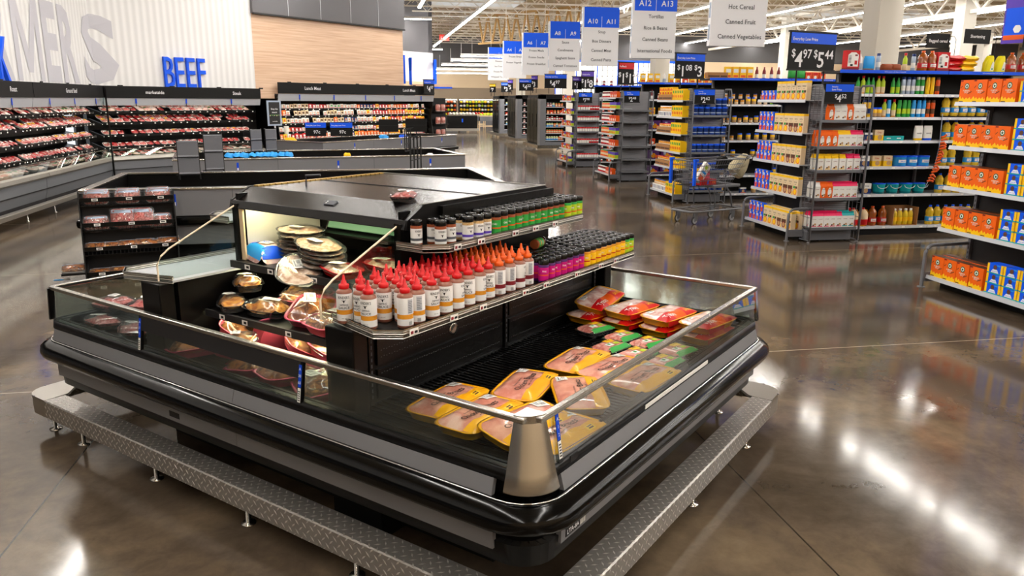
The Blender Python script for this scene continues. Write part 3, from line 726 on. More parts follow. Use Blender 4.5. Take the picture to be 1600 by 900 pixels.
def guard_rail():
    T = empty('guard_rail', 'low bumper rail of diamond tread plate on short posts round the meat island', 'bumper rail', I(3.22, 2.95, 0), Q)
    O = (3.22, 2.95, 0); a0, a1, b0, b1 = 1.884, 4.554, 1.132, 4.763; w = .115; z0, z1 = .115, .218; c = .24
    for L, cx, cy, rz in ((a1-a0-2*c, (a0+a1)/2, b0, 0), (a1-a0-2*c, (a0+a1)/2, b1, pi), (b1-b0-2*c, a0, (b0+b1)/2, -pi/2), (b1-b0-2*c, a1, (b0+b1)/2, pi/2)):
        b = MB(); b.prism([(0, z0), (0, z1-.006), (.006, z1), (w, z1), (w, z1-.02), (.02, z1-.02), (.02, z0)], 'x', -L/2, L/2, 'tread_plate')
        o = b.build('tread_bar', T); o.location = (cx-O[0], cy-O[1], 0); o.rotation_euler = (0, 0, rz)
    for sx, sy, X, Y in ((1, 1, a0, b0), (-1, 1, a1, b0), (1, -1, a0, b1), (-1, -1, a1, b1)):
        r = .12; pts = [(c, 0)]+[(r-r*sin(k*pi/12), r-r*cos(k*pi/12)) for k in range(7)]+[(0, c), (w, c), (w+.02, w+.12), (w+.12, w+.02), (c, w)]
        P = [(X-O[0]+sx*x, Y-O[1]+sy*y) for x, y in pts]
        b = MB(); b.prism(P, 'z', z1-.012, z1+.002, 'aluminium')
        edge = P[:9]; vs = [(x, y, z1+.001) for x, y in edge]+[(x, y, z0-.002) for x, y in edge]; n = len(edge)
        b.add(vs, [(i, i+1, n+i+1, n+i) for i in range(n-1)], 'aluminium', True)
        for (x, y) in ((P[1]), (P[7])): b.lathe([(0, .0), (.006, .0), (.006, .003), (0, .003)], x, y, z1+.001, 8, 'dark_steel')
        # side fixings
        b.build('corner_plate', T)
    for u, v in ((1.96, 4.60), (1.95, 4.26), (1.95, 3.54), (1.95, 2.8), (1.95, 2.1), (1.95, 1.5), (2.5, 1.2), (3.3, 1.2), (4.09, 1.2), (4.48, 1.5), (4.48, 2.3), (4.48, 3.2), (4.48, 4.2), (2.5, 4.69), (3.3, 4.69), (4.0, 4.69)):
        b = MB(); b.lathe([(.034, 0), (.034, .006), (.012, .008), (.012, z1-.02)], u-O[0], v-O[1], 0, 12, 'steel'); b.build('post', T)
guard_rail()
# ---------------------------------------------------------------- packs in the island
def chicken_pack():
    t = empty('chicken_pack', '', 'meat package'); L, W = .33, .195
    b = MB(); tray(b, L, W, .034, 'tray_yellow'); b.build('tray', t)
    b = MB(); hf = dome(b, L-.012, W-.012, .018, 'chicken_meat', .032, .006); b.build('chicken_breasts', t)
    b = MB(); drape(b, -L*.47, L*.47, -W*.46, -W*.2, hf, 'tray_yellow', 10, .002); 
    drape(b, L*.18, L*.30, -W*.42, -W*.3, hf, 'yellow', 3, .003); drape(b, L*.2, L*.28, -W*.40, -W*.37, hf, 'brown', 2, .004); drape(b, L*.2, L*.28, -W*.35, -W*.32, hf, 'brown', 2, .004); b.build('yellow_label_band', t)
    b = MB(); dtext(b, 'Chicken Breasts', .036, -.01, -W*.08, hf, 'ink', maxw=.2); dtext(b, 'boneless skinless', .012, -.03, W*.09, hf, 'ink'); dtext(b, 'with rib meat', .012, -.01, -W*.16, hf, 'ink'); b.build('lettering', t)
    sticker(t, hf, .115, W*.28, .065, .045, up=.004)
    return t
P = Stock(chicken_pack(), (1.12, 1.08, 1.05))
for u, v, a, dz, tilt, lab in ((2.31, 1.90, 6, 0, 0, 'yellow tray of chicken breasts beside the black partition, nearest the end pillar'), (2.25, 1.69, 1, .012, 0, 'yellow tray of chicken breasts in the middle of the pile behind the steel corner plate'),
    (2.64, 1.74, 14, 0, 0, 'yellow tray of chicken breasts lying askew on the bare black rack'), (2.67, 1.49, 38, .012, 0, 'yellow tray of chicken breasts turned crosswise beside the glass'),
    (2.27, 1.49, -10, .02, 8, 'yellow tray of chicken breasts tilted over another near the steel corner plate'), (2.3, 1.36, -4, .0, 0, 'yellow tray of chicken breasts pressed against the glass by the corner plate'),
    (3.06, 1.72, 4, 0, 0, 'yellow tray of chicken next to the green-edged packs'), (3.05, 1.525, -6, .004, 0, 'yellow tray of chicken thighs between two others beside the glass'), (3.03, 1.355, -4, .0, 0, 'yellow tray of pale chicken thighs lowest against the glass')):
    P.put(I(u, v, ZW+.01+dz), 0, lab, 'yellow trays of chicken in the open well', rot=(R(tilt), 0, Q+R(a)))
def thigh_pack():
    t = empty('thigh_pack', '', 'meat package'); L, W = .175, .125
    b = MB(); tray(b, L, W, .022, 'clear_plastic'); b.build('tray', t)
    b = MB(); hf = dome(b, L-.008, W-.008, .022, 'thigh_meat', .02, .004); b.build('chicken_thighs', t)
    b = MB(); drape(b, -L*.4, L*.46, -W*.47, -W*.3, hf, 'green', 8, .002); drape(b, L*.3, L*.46, -W*.3, W*.3, hf, 'green', 4, .002); b.build('green_label_edge', t)
    b = MB(); drape(b, -.02, .03, .005, .04, hf, 'yellow', 3, .003, R(-8)); dtext(b, 'SAVE', .012, .005, .018, hf, 'ink', up=.005); b.build('yellow_sticker', t)
    b = MB(); drape(b, -.05, -.01, -.03, .0, hf, 'paper', 3, .003); drape(b, -.04, -.025, -.02, -.005, hf, 'green', 1, .004); drape(b, .0, .03, -.03, -.008, hf, 'lime', 2, .004); b.build('front_label', t)
    return t
P = Stock(thigh_pack(), (1.12, 1.1, 1.1))
for u, v, a, dz, lab in ((3.60, 1.92, -14, 0, 'green-edged pack of chicken thighs nearest the black partition'), (3.55, 1.73, -10, 0, 'green-edged pack of chicken thighs second from the partition'), (3.36, 1.70, -8, 0, 'green-edged pack of thighs beside the yellow chicken tray'),
    (3.53, 1.57, -14, 0, 'green-edged pack of thighs in the middle of the green-edged group'), (3.33, 1.54, -10, .0, 'green-edged pack of thighs half hidden by the rim rail'), (3.5, 1.40, -10, 0, 'green-edged pack of thighs against the glass near the red-banded trays'), (3.30, 1.38, -6, .0, 'green-edged pack of thighs against the glass beside the pale thighs')):
    P.put(I(u, v, ZW+.01+dz), 0, lab, 'green-edged thigh packs', rot=(0, 0, Q+R(a)))
def breast_pack():
    t = empty('breast_pack', '', 'meat package'); L, W = .33, .195
    b = MB(); tray(b, L, W, .036, 'tray_yellow'); b.build('tray', t)
    b = MB(); hf = dome(b, L-.012, W-.012, .022, 'pale_meat', .034, .005); b.build('chicken_portions', t)
    b = MB()
    for x0, x1, m in ((-.49, -.18, 'bright_red'), (-.18, .12, 'orange'), (.12, .47, 'bright_red')): drape(b, L*x0, L*x1, -W*.47, -W*.12, hf, m, 8, .002)
    dtext(b, 'Tyson', .04, -.085, -W*.36, hf, 'paper', up=.005); dtext(b, 'SAVE', .03, .09, -W*.36, hf, 'yellow', up=.005); b.build('red_label_band', t)
    b = MB()
    vs = [(x, -W*.5-.001, z) for x, z in ((-L*.45, .008), (L*.0, .008), (L*.02, .036), (-L*.47, .036))]; b.add(vs, [(0, 1, 2, 3)], 'bright_red'); b.build('side_label', t)
    sticker(t, hf, -.10, W*.3, .05, .035)
    return t
P = Stock(breast_pack())
k = 0
for v, u, labs in ((2.07, 3.86, ('against the black partition', )), (1.845, 3.88, ('second from the black partition',)), (1.62, 3.88, ('third from the black partition',)), (1.395, 3.88, ('against the glass',))):
    P.put(I(u, v, ZW+.01), 0, 'red-banded yellow tray of chicken %s, under another' % labs[0], 'red-banded yellow trays', rot=(0, 0, Q+R(-9)))
    if v > 2: P.put(I(u+.06, v+.0, ZW+.085), 0, 'red-banded yellow tray of chicken tilted up on top of the pile by the partition', 'red-banded yellow trays', rot=(R(8), R(-7), Q+R(2)))
    else: P.put(I(u+.01, v+.0, ZW+.068), 0, 'red-banded yellow tray of chicken %s, on top of another' % labs[0], 'red-banded yellow trays', rot=(R(1), 0, Q+R(-9)))
# pink trays of roast meat and golden chickens
def roast_pack(m='roast_meat', tr='pink', nm='roast_pack', part='roast_meat', L=.22, W=.16, h=.035, e=.4):
    t = empty(nm, '', 'meat package')
    b = MB(); tray(b, L, W, .036, tr, fl=.78, e=e); b.build('tray', t)
    b = MB(); hf = dome(b, L*.94, W*.94, h, m, .022, .013, e=e); b.build(part, t)
    b = MB(); hf2 = dome(b, L*.98, W*.98, h+.004, 'film', .036-.0, .002, e=e); b.build('film_wrap', t)
    sticker(t, hf2, .02, .015, .085, .045, R(20))
    return t
P = Stock(roast_pack(), (1.25, 1.22, 1.2))
W_ = [(2.60, 3.08, .86, 10, 0, 0, 'pink tray of roast meat at the back of the middle shelf'), (2.42, 2.84, .87, 30, 8, -12, 'pink tray of roast meat overhanging the middle shelf lip'), (2.36, 2.60, .86, -10, 0, 0, 'pink tray of roast meat at the shelf end by the curved glass edge'),
      (2.36, 3.36, .70, 40, 35, 0, 'pink tray of roast meat standing tilted in the well under the golden chickens'), (2.13, 3.36, ZW, -20, -8, 0, 'pink tray of roast meat against the front glass, farthest along the well'), (2.2, 3.14, ZW+.02, 30, 12, 10, 'pink tray of roast meat in the middle of the well'),
      (2.36, 3.06, .71, 75, 0, 58, 'pink tray of roast meat propped upright against the shelf front'), (2.36, 2.86, .69, 60, 30, 0, 'pink tray of roast meat behind the stickered ones'), (2.14, 2.90, ZW+.01, 10, -6, 0, 'pink tray of large browned roast below the upright tray'),
      (2.36, 2.64, .70, 70, 20, 0, 'pink tray of roast meat deep in the well by the end pillar'), (2.13, 2.68, ZW+.01, -15, 0, 5, 'pink tray of roast meat next to the dated strip'), (2.12, 2.47, ZW, 60, -5, 0, 'pink tray of roast meat half hidden behind the end pillar')]
for u, v, z, a, rx, ry, lab in W_: P.put(I(u, v, z+.004), 0, lab, 'pink trays of roast meat', rot=(R(rx), R(ry), Q+R(a)))
P = Stock(roast_pack('golden_chicken', 'clear_plastic', 'chicken_pack', 'golden_chicken', .24, .15, .04, .7))
for u, v, z, a, lab in ((2.44, 3.34, .935, 60, 'clear tray of golden chicken on top of the pile on the middle shelf'), (2.60, 3.16, .87, 40, 'clear tray of golden chicken behind the pile on the middle shelf'), (2.33, 3.33, .853, 55, 'clear tray of golden chicken lowest in the pile on the middle shelf'), (2.36, 3.1, .855, -75, 'clear tray of golden chicken with red sauce at the middle shelf lip'), (2.7, 2.8, .853, 10, 'clear tray of golden chicken in shade deep on the middle shelf'), (2.12, 3.02, .75, 30, 'clear tray of golden chicken leaning on the pink trays')):
    P.put(I(u, v, z), 0, lab, 'clear trays of golden chicken', rot=(0, R(3), Q+R(a)))
P = Stock(roast_pack('ham_slice', 'clear_plastic', 'sliced_ham_pack', 'sliced_ham', .31, .22, .022, .85))
z = 1.08
for k in range(8): P.put(I(2.66+rnd.uniform(-.012, .012), 3.17+rnd.uniform(-.012, .012), 1.078+k*.02), 0, 'clear pack of sliced ham in the taller stack on the lit shelf' if k < 7 else 'clear pack of sliced ham topmost of the taller stack', 'taller stack of sliced ham' if k < 7 else None, rot=(0, 0, Q+R(70+rnd.uniform(-8, 8))), sc=(1, 1, .5))
for k in range(5): P.put(I(2.58+rnd.uniform(-.015, .015), 2.93+rnd.uniform(-.015, .015), 1.10+k*.021), 0, 'clear pack of sliced ham in the shorter stack on the lit shelf' if k < 4 else 'clear pack of sliced ham topmost of the shorter stack', 'shorter stack of sliced ham' if k < 4 else None, rot=(R(4), R(-5), Q+R(50+rnd.uniform(-14, 14))), sc=(1, 1, .5))
P.put(I(2.44, 2.93, 1.082), 0, 'clear pack of sliced ham slipping off the lit shelf under the shorter stack', None, rot=(R(5), R(-16), Q+R(40)), sc=(1.05, 1, .5))
P = Stock(roast_pack('ham_slice', 'bright_red', 'red_tray_pack', 'sliced_ham', .24, .15, .02))
P.put(I(2.50, 2.70, 1.082), 0, 'bright red tray of sliced meat beside the ham stacks on the lit shelf', None, rot=(R(0), R(0), Q+R(70)))
P.put(I(2.7, 2.6, 1.082), 0, 'red tray of sliced meat deep on the lit shelf next to the glass end', None, rot=(R(0), R(0), Q+R(80)))
def blue_pack():
    t = empty('ham_pack', 'blue and clear netted ham pack with white sticker at the end of the lit shelf', 'meat package')
    b = MB(); hf = dome(b, .22, .15, .07, 'pale_meat', 0, .006); drape(b, -.09, .09, .03, .07, hf, 'sky_blue', 8, .003); drape(b, -.1, -.05, -.06, .06, hf, 'blue', 6, .003); drape(b, .05, .1, -.06, .06, hf, 'blue', 6, .003); b.build('wrapper', t)
    b = MB(); drape(b, -.03, .03, -.02, .02, hf, 'paper', 3, .005, R(15)); dtext(b, 'HAM', .02, 0, -.006, hf, 'blue', R(15), .007); b.build('front_label', t)
    b = MB(); M = Matrix.Translation((-.10, -.03, .02)) @ Matrix.Rotation(R(-55), 4, 'X'); b.box(-.03, .04, -.05, -.0, 0, .001, 'paper', M)
    for k in range(6): b.box(-.01+k*.006, -.007+k*.006, -.04, -.015, .001, .0015, 'ink', M)
    b.build('price_sticker', t)
    for sx in (-1, 1):
        b = MB(); b.lathe([(.0, 0), (.016, .01), (.006, .03), (.02, .05), (0, .055)], M=Matrix.Translation((.1*sx, -.03, .02)) @ Matrix.Rotation(R(90*sx), 4, 'Y'), m='blue', n=8); b.build('twisted_end', t)
    t.scale = (1.2, 1.2, 1.15); t.location = I(2.56, 3.33, 1.078); t.rotation_euler = (0, R(-4), Q+R(75))
blue_pack()
P = Stock(roast_pack('marbled_meat', 'clear_plastic', 'sausage_pack', 'sausages', .24, .15, .03))
for u, v, z, a, lab in ((2.24, 4.33, ZW+.06, 20, 'clear pack of bright sausages resting highest in the end well'), (2.36, 4.20, ZW+.045, 40, 'clear pack of orange sausages beside the black partition in the end well'), (2.10, 4.20, ZW, 80, 'clear pack of dark red meat on the floor of the end well'), (2.1, 3.88, ZW+.01, 60, 'clear pack of raw meat leaning by the dated strip in the end well'), (2.6, 4.05, ZW, 10, 'clear pack of meat deep in the end well')):
    P.put(I(u, v, z+.004), 0, lab, 'clear meat packs in the end well', rot=(R(6), R(4), Q+R(a)))
P.put(I(2.66, 2.44, 1.449), 0, 'stray curled pack of sliced meat left on top of the black canopy', None, rot=(0, 0, Q+R(30)), sc=(.75, .75, .6))
# ---------------------------------------------------------------- sauce bottles and spice jars
def bull(b, wrap, a0, z0, s, m):
    pts = [(-.5, .42), (-.42, .2), (-.2, .12), (-.12, -.3), (0, -.5), (.12, -.3), (.2, .12), (.42, .2), (.5, .42), (.3, .28), (.12, .3), (-.12, .3), (-.3, .28)]
    cx, cy, r = wrap
    b.add([(cx+r*cos(a0+x*s/r), cy+r*sin(a0+x*s/r), z0+y*s) for x, y in pts], [(0, 1, 2, 12), (2, 3, 10+1, 12), (3, 5, 10, 11), (3, 4, 5), (5, 6, 9+0, 10), (6, 7, 8, 9)], m)
def sauce(cap, band):
    t = empty('sauce_bottle', '', 'sauce bottle')
    b = MB(); r = .0285
    b.lathe([(.024, 0, 'sauce_brown'), (r, .004), (r, .014, 'white'), (r, .042, band), (r, .062, 'white'), (r, .132, 'sauce_brown'), (r-.001, .138), (r-.006, .146), (.013, .150), (.012, .156)], n=20)
    b.build('bottle_body', t)
    b = MB(); w = (0, 0, r+.0008); a = -pi/2
    b.text("KINDER'S", .016, (a, .111), None, None, 'ink', wrap=w, maxw=.042); bull(b, w, a, .100, .016, 'ink'); b.text('DIPPING', .011, (a, .081), None, None, 'ink', wrap=w, maxw=.03); b.text('SAUCE', .0135, (a, .067), None, None, 'ink', wrap=w, maxw=.042)
    b.text('NET WT', .005, (a, .024), None, None, 'ink_grey', wrap=w)
    a2 = pi/2+.3; b.patch(0, 0, r+.0006, a2-.35, a2+.35, .066, .126, 'light_grey')
    for k in range(7): b.patch(0, 0, r+.001, a2-.3, a2+.3-(k % 3)*.1, .070+k*.0075, .0718+k*.0075, 'ink_grey', 4)
    for k in range(9): b.patch(0, 0, r+.001, a2-.25+k*.05, a2-.23+k*.05, .016, .032, 'ink', 1)
    b.build('label_print', t)
    b = MB(); b.lathe([(.0175, .150), (.0185, .152), (.0185, .167), (.016, .169), (.010, .173), (.0105, .180), (.0065, .184), (.0038, .206), (.0024, .208), (0, .208)], n=14, m=cap); b.build('nozzle_cap', t)
    return t
rs = Stock(sauce('bright_red', 'amber'), (1.12, 1.12, .93)); os_ = Stock(sauce('orange', 'maroon'), (1.12, 1.12, .93))
Z = 1.034
G1 = 'sauce bottles with red caps'; L1 = 'white-labelled dipping sauce bottle with red nozzle cap in the crowd on the lower shelf'
G2 = 'sauce bottles with orange caps'; L2 = 'white-labelled sauce bottle with orange nozzle cap on the lower shelf beside the red-capped ones'
first = [(2.065, 2.225, 3, 'red-capped dipping sauce bottle at the shelf corner, standing apart by the glass edge'), (2.058, 2.085, 25, 'red-capped sauce bottle at the chamfered shelf corner with side of label turned out'), (2.09, 2.155, 40, None), (2.155, 1.985, 160, 'red-capped sauce bottle showing its nutrition panel at the shelf front'), (2.225, 1.985, 185, 'red-capped sauce bottle with dark label edge second along the shelf front')]
for u, v, a, lab in first: rs.put(I(u, v, Z), 0, lab or L1, None if lab else G1, rot=(0, 0, Q-pi/4+R(a)*-1))
k = 0
for j in range(5):
    u = 2.17+.038*(j % 2)+(.15 if j == 0 else 0)
    v = 1.985+j*.064
    while u < 2.74+.0*j:
        if all((u-a)**2+(v-c)**2 > .060**2 for a, c, _, _ in first):
            rs.put(I(u+rnd.uniform(-.004, .004), v+rnd.uniform(-.003, .003), Z), 0, L1, G1, rot=(0, 0, rnd.choice((0, .2, -.3, .5, -.2, 2.9, 1.2))))
        u += .077
    while u < 3.06:
        os_.put(I(u+rnd.uniform(-.004, .004), v+rnd.uniform(-.003, .003), Z), 0, L2, G2, rot=(0, 0, rnd.choice((0.6, 2.9, 1.4, 3.2))))
        u += .077
def jar(kind):
    fill, lab, band = {'white': ('rust', 'white', 'ink_grey'), 'violet': ('coarse_spice', 'white', 'violet'), 'green': ('rust', 'green', 'orange'), 'lime': ('green', 'lime', 'orange'), 'magenta': ('purple', 'magenta', 'orange'), 'yellow': ('amber', 'yellow', 'red')}[kind]
    t = empty('spice_jar', '', 'spice jar'); r = .026
    b = MB(); b.lathe([(.023, 0, fill), (r, .003), (r, .014, lab), (r, .025, band if kind in ('white', 'violet') else lab), (r, .036, lab), (r, .038, band if kind not in ('white', 'violet') else lab), (r, .044, lab), (r, .078, fill), (r, .088), (r-.003, .093)], n=16)
    w = (0, 0, r+.0007)
    if kind in ('white', 'violet'):
        b.text("KINDER'S", .0125, (-pi/2, .063), None, None, 'ink', wrap=w, maxw=.032); bull(b, w, -pi/2, .050, .014, 'ink')
    else:
        b.text({'magenta': 'PINK', 'yellow': 'GARLIC', 'green': 'CHILI', 'lime': 'LIME'}[kind], .012, (-pi/2, .056), None, None, 'paper', wrap=w, maxw=.022)
    b.build('jar_body', t)
    b = MB(); b.lathe([(r-.0005, .091), (r+.0005, .093), (r+.0005, .112), (r-.002, .116), (0, .116)], n=16, m='black_cap'); b.build('lid', t)
    return t
J = {k: Stock(jar(k)) for k in ('white', 'violet', 'green', 'lime', 'magenta', 'yellow')}
JL = {'white': 'black-lidded spice jar with white and dark grey label on the upper spice shelf', 'violet': 'black-lidded spice jar with white and violet label on the upper spice shelf', 'green': 'black-lidded spice jar with green and orange label on the upper spice shelf', 'lime': 'black-lidded spice jar with lime label at the far end of the upper spice shelf', 'magenta': 'black-lidded spice jar with magenta label on the lower shelf beside the orange-capped sauces', 'yellow': 'black-lidded spice jar with yellow label near the far end of the lower shelf'}
def jars(cols, v0, rows, z, du=.058, dv=.056):
    for j in range(rows):
        for kind, a, b_ in cols:
            u = a+(.0 if j % 2 == 0 else .024)
            while u < b_:
                J[kind].put(I(u+rnd.uniform(-.003, .003), v0+j*dv, z), 0, JL[kind] if z > 1.2 or kind != 'lime' else 'black-lidded spice jar with lime label at the far end of the lower shelf', 'spice jars with %s labels%s' % (kind, '' if z > 1.2 or kind != 'lime' else ' on the lower shelf'), rot=(0, 0, rnd.choice((0, .15, -.2, .4, -.1)) if kind in ('white', 'violet') else rnd.uniform(-.6, .6)))
                u += du
for u, v, k in ((2.50, 2.225, 'white'), (2.55, 2.13, 'white'), (2.575, 2.195, 'white'), (2.622, 2.135, 'white'), (2.71, 2.105, 'violet'), (2.78, 2.10, 'violet'), (2.84, 2.10, 'violet'), (2.66, 2.2, 'violet'), (2.74, 2.175, 'violet'), (2.81, 2.165, 'violet')):
    J[k].put(I(u, v, 1.279), 0, JL[k], 'spice jars with %s labels' % k, rot=(0, 0, rnd.uniform(-.3, .3)+.35))
jars([('green', 2.91, 3.53), ('lime', 3.56, 3.71)], 2.095, 4, 1.279)
jars([('magenta', 3.12, 3.52), ('yellow', 3.54, 3.98), ('lime', 4.0, 4.06)], 1.957, 6, Z)
J['green'].put(I(3.3, 2.13, 1.176), 0, 'green-labelled spice jar lying on its side on top of the magenta-labelled jars', None, rot=(0, R(90), Q+.2))
# ================================================================ small goods
def carton(nm, cat, w, d, h, base, decals=(), texts=(), top=None):
    """decal (x0,x1,z0,z1,mat) in fractions of the front; front faces -Y"""
    b = MB(); b.box(-w/2, w/2, -d/2, d/2, 0, h, base); y = -d/2-.0008
    if top: b.quad((-w/2, -d/2, h+.0005), (w/2, -d/2, h+.0005), (w/2, d/2, h+.0005), (-w/2, d/2, h+.0005), top)
    for k, q in enumerate(decals):
        yy = y-.0003*k
        if q[0] == 'disc':
            _, cx, cz, r, m = q; b.add([(-w/2+w*cx+r*cos(a*pi/8), yy, h*cz+r*sin(a*pi/8)) for a in range(16)], [tuple(range(16))], m)
        elif q[0] == 'poly': b.add([(-w/2+w*x, yy, h*z) for x, z in q[1]], [tuple(range(len(q[1])))], q[2])
        else:
            x0, x1, z0, z1, m = q; b.quad((-w/2+w*x0, yy, h*z0), (-w/2+w*x1, yy, h*z0), (-w/2+w*x1, yy, h*z1), (-w/2+w*x0, yy, h*z1), m)
            if x0 <= 0: b.quad((-w/2-.0006, d/2, h*z0), (-w/2-.0006, -d/2, h*z0), (-w/2-.0006, -d/2, h*z1), (-w/2-.0006, d/2, h*z1), m)
            if x1 >= 1: b.quad((w/2+.0006, -d/2, h*z0), (w/2+.0006, d/2, h*z0), (w/2+.0006, d/2, h*z1), (w/2+.0006, -d/2, h*z1), m)
    for t in texts:
        s, sz, x, z, m = t[:5]; b.text(s, sz, (-w/2+w*x, y-.0015, h*z), (1, 0, 0), (0, 0, 1), m, maxw=w*.9)
    return Stock(tag(b.build(nm), '', cat))
def bottle(nm, cat, prof, n=12, cap=None, txt=None, handle=None):
    b = MB(); b.lathe(prof, n=n)
    if handle: b.tube(handle, .008, prof[0][2], 6)
    if txt:
        r = txt[4]
        b.patch(0, 0, r+.001, -pi/2-.7, -pi/2+.7, txt[2]-.012, txt[2]+.03, txt[5], 5); b.text(txt[0], txt[1], (-pi/2, txt[2]), None, None, txt[3], wrap=(0, 0, r+.002), maxw=r*1.2)
    o = b.build(nm)
    scl = {'coffee_can': (1.12, 1.12, 1.22), 'oil_bottle': (1.05, 1.05, 1.08), 'cooking_spray': (1.1, 1.1, 1.08), 'olive_oil_bottle': (1.1, 1.1, 1.08)}.get(nm)
    if not cap: return Stock(tag(o, '', cat), scl)
    t = empty(nm, '', cat); o.name = 'bottle_body'; o.parent = t
    c = MB(); c.lathe(cap[1:], n=n, m=cap[0]); c.build('cap', t)
    return Stock(t)
def pouch(nm, cat, w, h, d, m, m2, txt=None):
    b = MB(); vs = []; R_ = [(0, .9, .5), (.15, 1, 1), (.8, 1, .8), (.95, .98, .25), (1, .98, .04)]
    for z, a, q in R_:
        for k in range(10): an = 2*pi*k/10; vs.append((w/2*a*math.copysign(abs(cos(an))**.5, cos(an)), d/2*q*math.copysign(abs(sin(an))**.7, sin(an)), z*h))
    fs = [(r*10+i, r*10+(i+1) % 10, (r+1)*10+(i+1) % 10, (r+1)*10+i) for r in range(4) for i in range(10)]
    b.add(vs, fs, [m2 if f[0] < 10 else m for f in fs], True); b.add(vs[:10], [tuple(range(10))[::-1]], m2)
    if txt: b.text(txt[0], txt[1], (0, -d/2*.95, h*.45), (1, 0, 0), (0, 0, 1), txt[2], maxw=w*.8)
    return Stock(tag(b.build(nm), '', cat))
mat('coffee_orange', 'ee6410', .45); mat('emblem_green', '0a5a3c', .5); mat('can_blue', '1d3f8f', .35, .2)
K = {}
K['coffee'] = carton('coffee_box', 'coffee box', .172, .10, .215, 'coffee_orange', [('poly', ((0, 0), (1, 0), (1, .2), (.9, .12), (.8, .24), (.68, .15), (.55, .22), (.42, .13), (.3, .24), (.2, .15), (.1, .28), (0, .2)), 'yellow'), ('disc', .5, .72, .03, 'emblem_green'), ('disc', .5, .72, .021, 'white'), ('poly', ((.5, .80), (.54, .74), (.6, .74), (.55, .70), (.57, .64), (.5, .68), (.43, .64), (.45, .70), (.4, .74), (.46, .74)), 'emblem_green'),
    ('poly', ((.62, .36), (.9, .46), (.9, .50), (.62, .40)), 'brown'), ('poly', ((.05, .62), (.2, .72), (.2, .76), (.05, .66)), 'brown'), (0, .2, .93, .99, 'maroon'), (.05, .35, .02, .06, 'brown')], [('PUMPKIN', .02, .5, .49, 'off_white'), ('SPICE', .02, .5, .41, 'off_white')], top='brown')
K['mix'] = carton('drink_mix_pack', 'drink mix', .185, .12, .095, 'blue', [(0, .14, .1, 1, 'yellow'), (.86, 1, .1, 1, 'yellow'), (0, 1, 0, .1, 'teal'), ('poly', ((.25, .12), (.75, .12), (.64, .45), (.36, .45)), 'sign_white'), ('disc', .5, .68, .022, 'brown'), (.62, .82, .8, .92, 'sky_blue')], [('lemon mix', .014, .5, .22, 'blue')])
K['mac'] = carton('macaroni_box', 'food box', .10, .06, .135, 'blue', [(.1, .45, .78, .98, 'yellow'), ('disc', .5, .62, .018, 'white'), (.08, .92, .34, .55, 'bright_red'), (.15, .85, .05, .32, 'orange')], [('MAC', .018, .5, .42, 'paper')])
K['macb'] = carton('macaroni_box', 'food box', .10, .06, .135, 'blue', [(.1, .45, .78, .98, 'yellow'), (.2, .8, .5, .75, 'white'), (.15, .85, .08, .45, 'kraft_beige'), ('disc', .5, .25, .03, 'orange')], [('MAC', .018, .5, .56, 'blue')])
K['pasta'] = carton('pasta_box', 'food box', .125, .07, .255, 'kraft_beige', [(0, 1, .88, 1, 'yellow'), (.1, .45, .38, .5, 'green'), (.5, .9, .38, .5, 'brown'), ('disc', .5, .2, .045, 'orange'), ('disc', .5, .2, .035, 'yellow'), (0, .1, 0, .2, 'yellow')], [('PASTA', .026, .5, .68, 'ink_grey'), ('sauce', .016, .5, .58, 'ink_grey')])
K['pastab'] = carton('pasta_box', 'food box', .125, .07, .255, 'kraft_beige', [(0, 1, .88, 1, 'yellow'), (.05, .95, .3, .5, 'brown'), ('disc', .5, .2, .045, 'maroon'), ('disc', .5, .2, .03, 'tan'), (.9, 1, 0, .2, 'yellow')], [('PASTA', .026, .5, .68, 'ink_grey'), ('beef', .016, .5, .58, 'ink_grey')])
def cookie(c, body='paper'):
    w, d, h = .092, .065, .212; b = MB()
    b.box(-w/2, w/2, -d/2, d/2, 0, h*.74, body)
    b.prism([(-d/2, h*.74), (-d*.08, h*.9), (-d*.08, h), (d*.08, h), (d*.08, h*.9), (d/2, h*.74)], 'x', -w/2, w/2, c)
    y = -d/2-.0008
    if body == 'paper': b.quad((-w*.42, y, h*.05), (w*.42, y, h*.05), (w*.42, y, h*.10), (-w*.42, y, h*.10), c)
    else: b.add([(w*.32*cos(a*pi/8), y, h*.36+h*.30*sin(a*pi/8)) for a in range(16)], [tuple(range(16))], 'paper')
    b.add([(w*.18+.016*cos(a*pi/5), y-.0004, h*.2+.016*sin(a*pi/5)) for a in range(10)], [tuple(range(10))], 'tan')
    b.add([(-w*.1+.012*cos(a*pi/5), y-.0006, h*.15+.012*sin(a*pi/5)) for a in range(10)], [tuple(range(10))], 'brown')
    b.text('COOKIES', .014, (0, y-.001, h*.52), (1, 0, 0), (0, 0, 1), 'maroon', maxw=w*.7)
    return Stock(tag(b.build('cookie_bag'), '', 'cookie bag'))
for k, c, bd in (('co', 'coffee_orange', 'coffee_orange'), ('cw', 'white', 'paper'), ('cy', 'yellow', 'paper'), ('cm', 'magenta', 'paper'), ('ct', 'teal', 'paper')):
    if c == 'magenta': mat('cookie_pink', 'e01b5a', .4); c = 'cookie_pink'
    K[k] = cookie(c, bd)
K['oil'] = bottle('oil_bottle', 'oil bottle', [(.05, 0, 'oil'), (.058, .02), (.058, .05, 'sky_blue'), (.058, .12, 'oil'), (.05, .14), (.058, .17), (.055, .21), (.03, .25), (.018, .265)], cap=('blue', (.02, .262), (.02, .285), (0, .286)), txt=('oil', .03, .075, 'blue', .058, 'paper'))
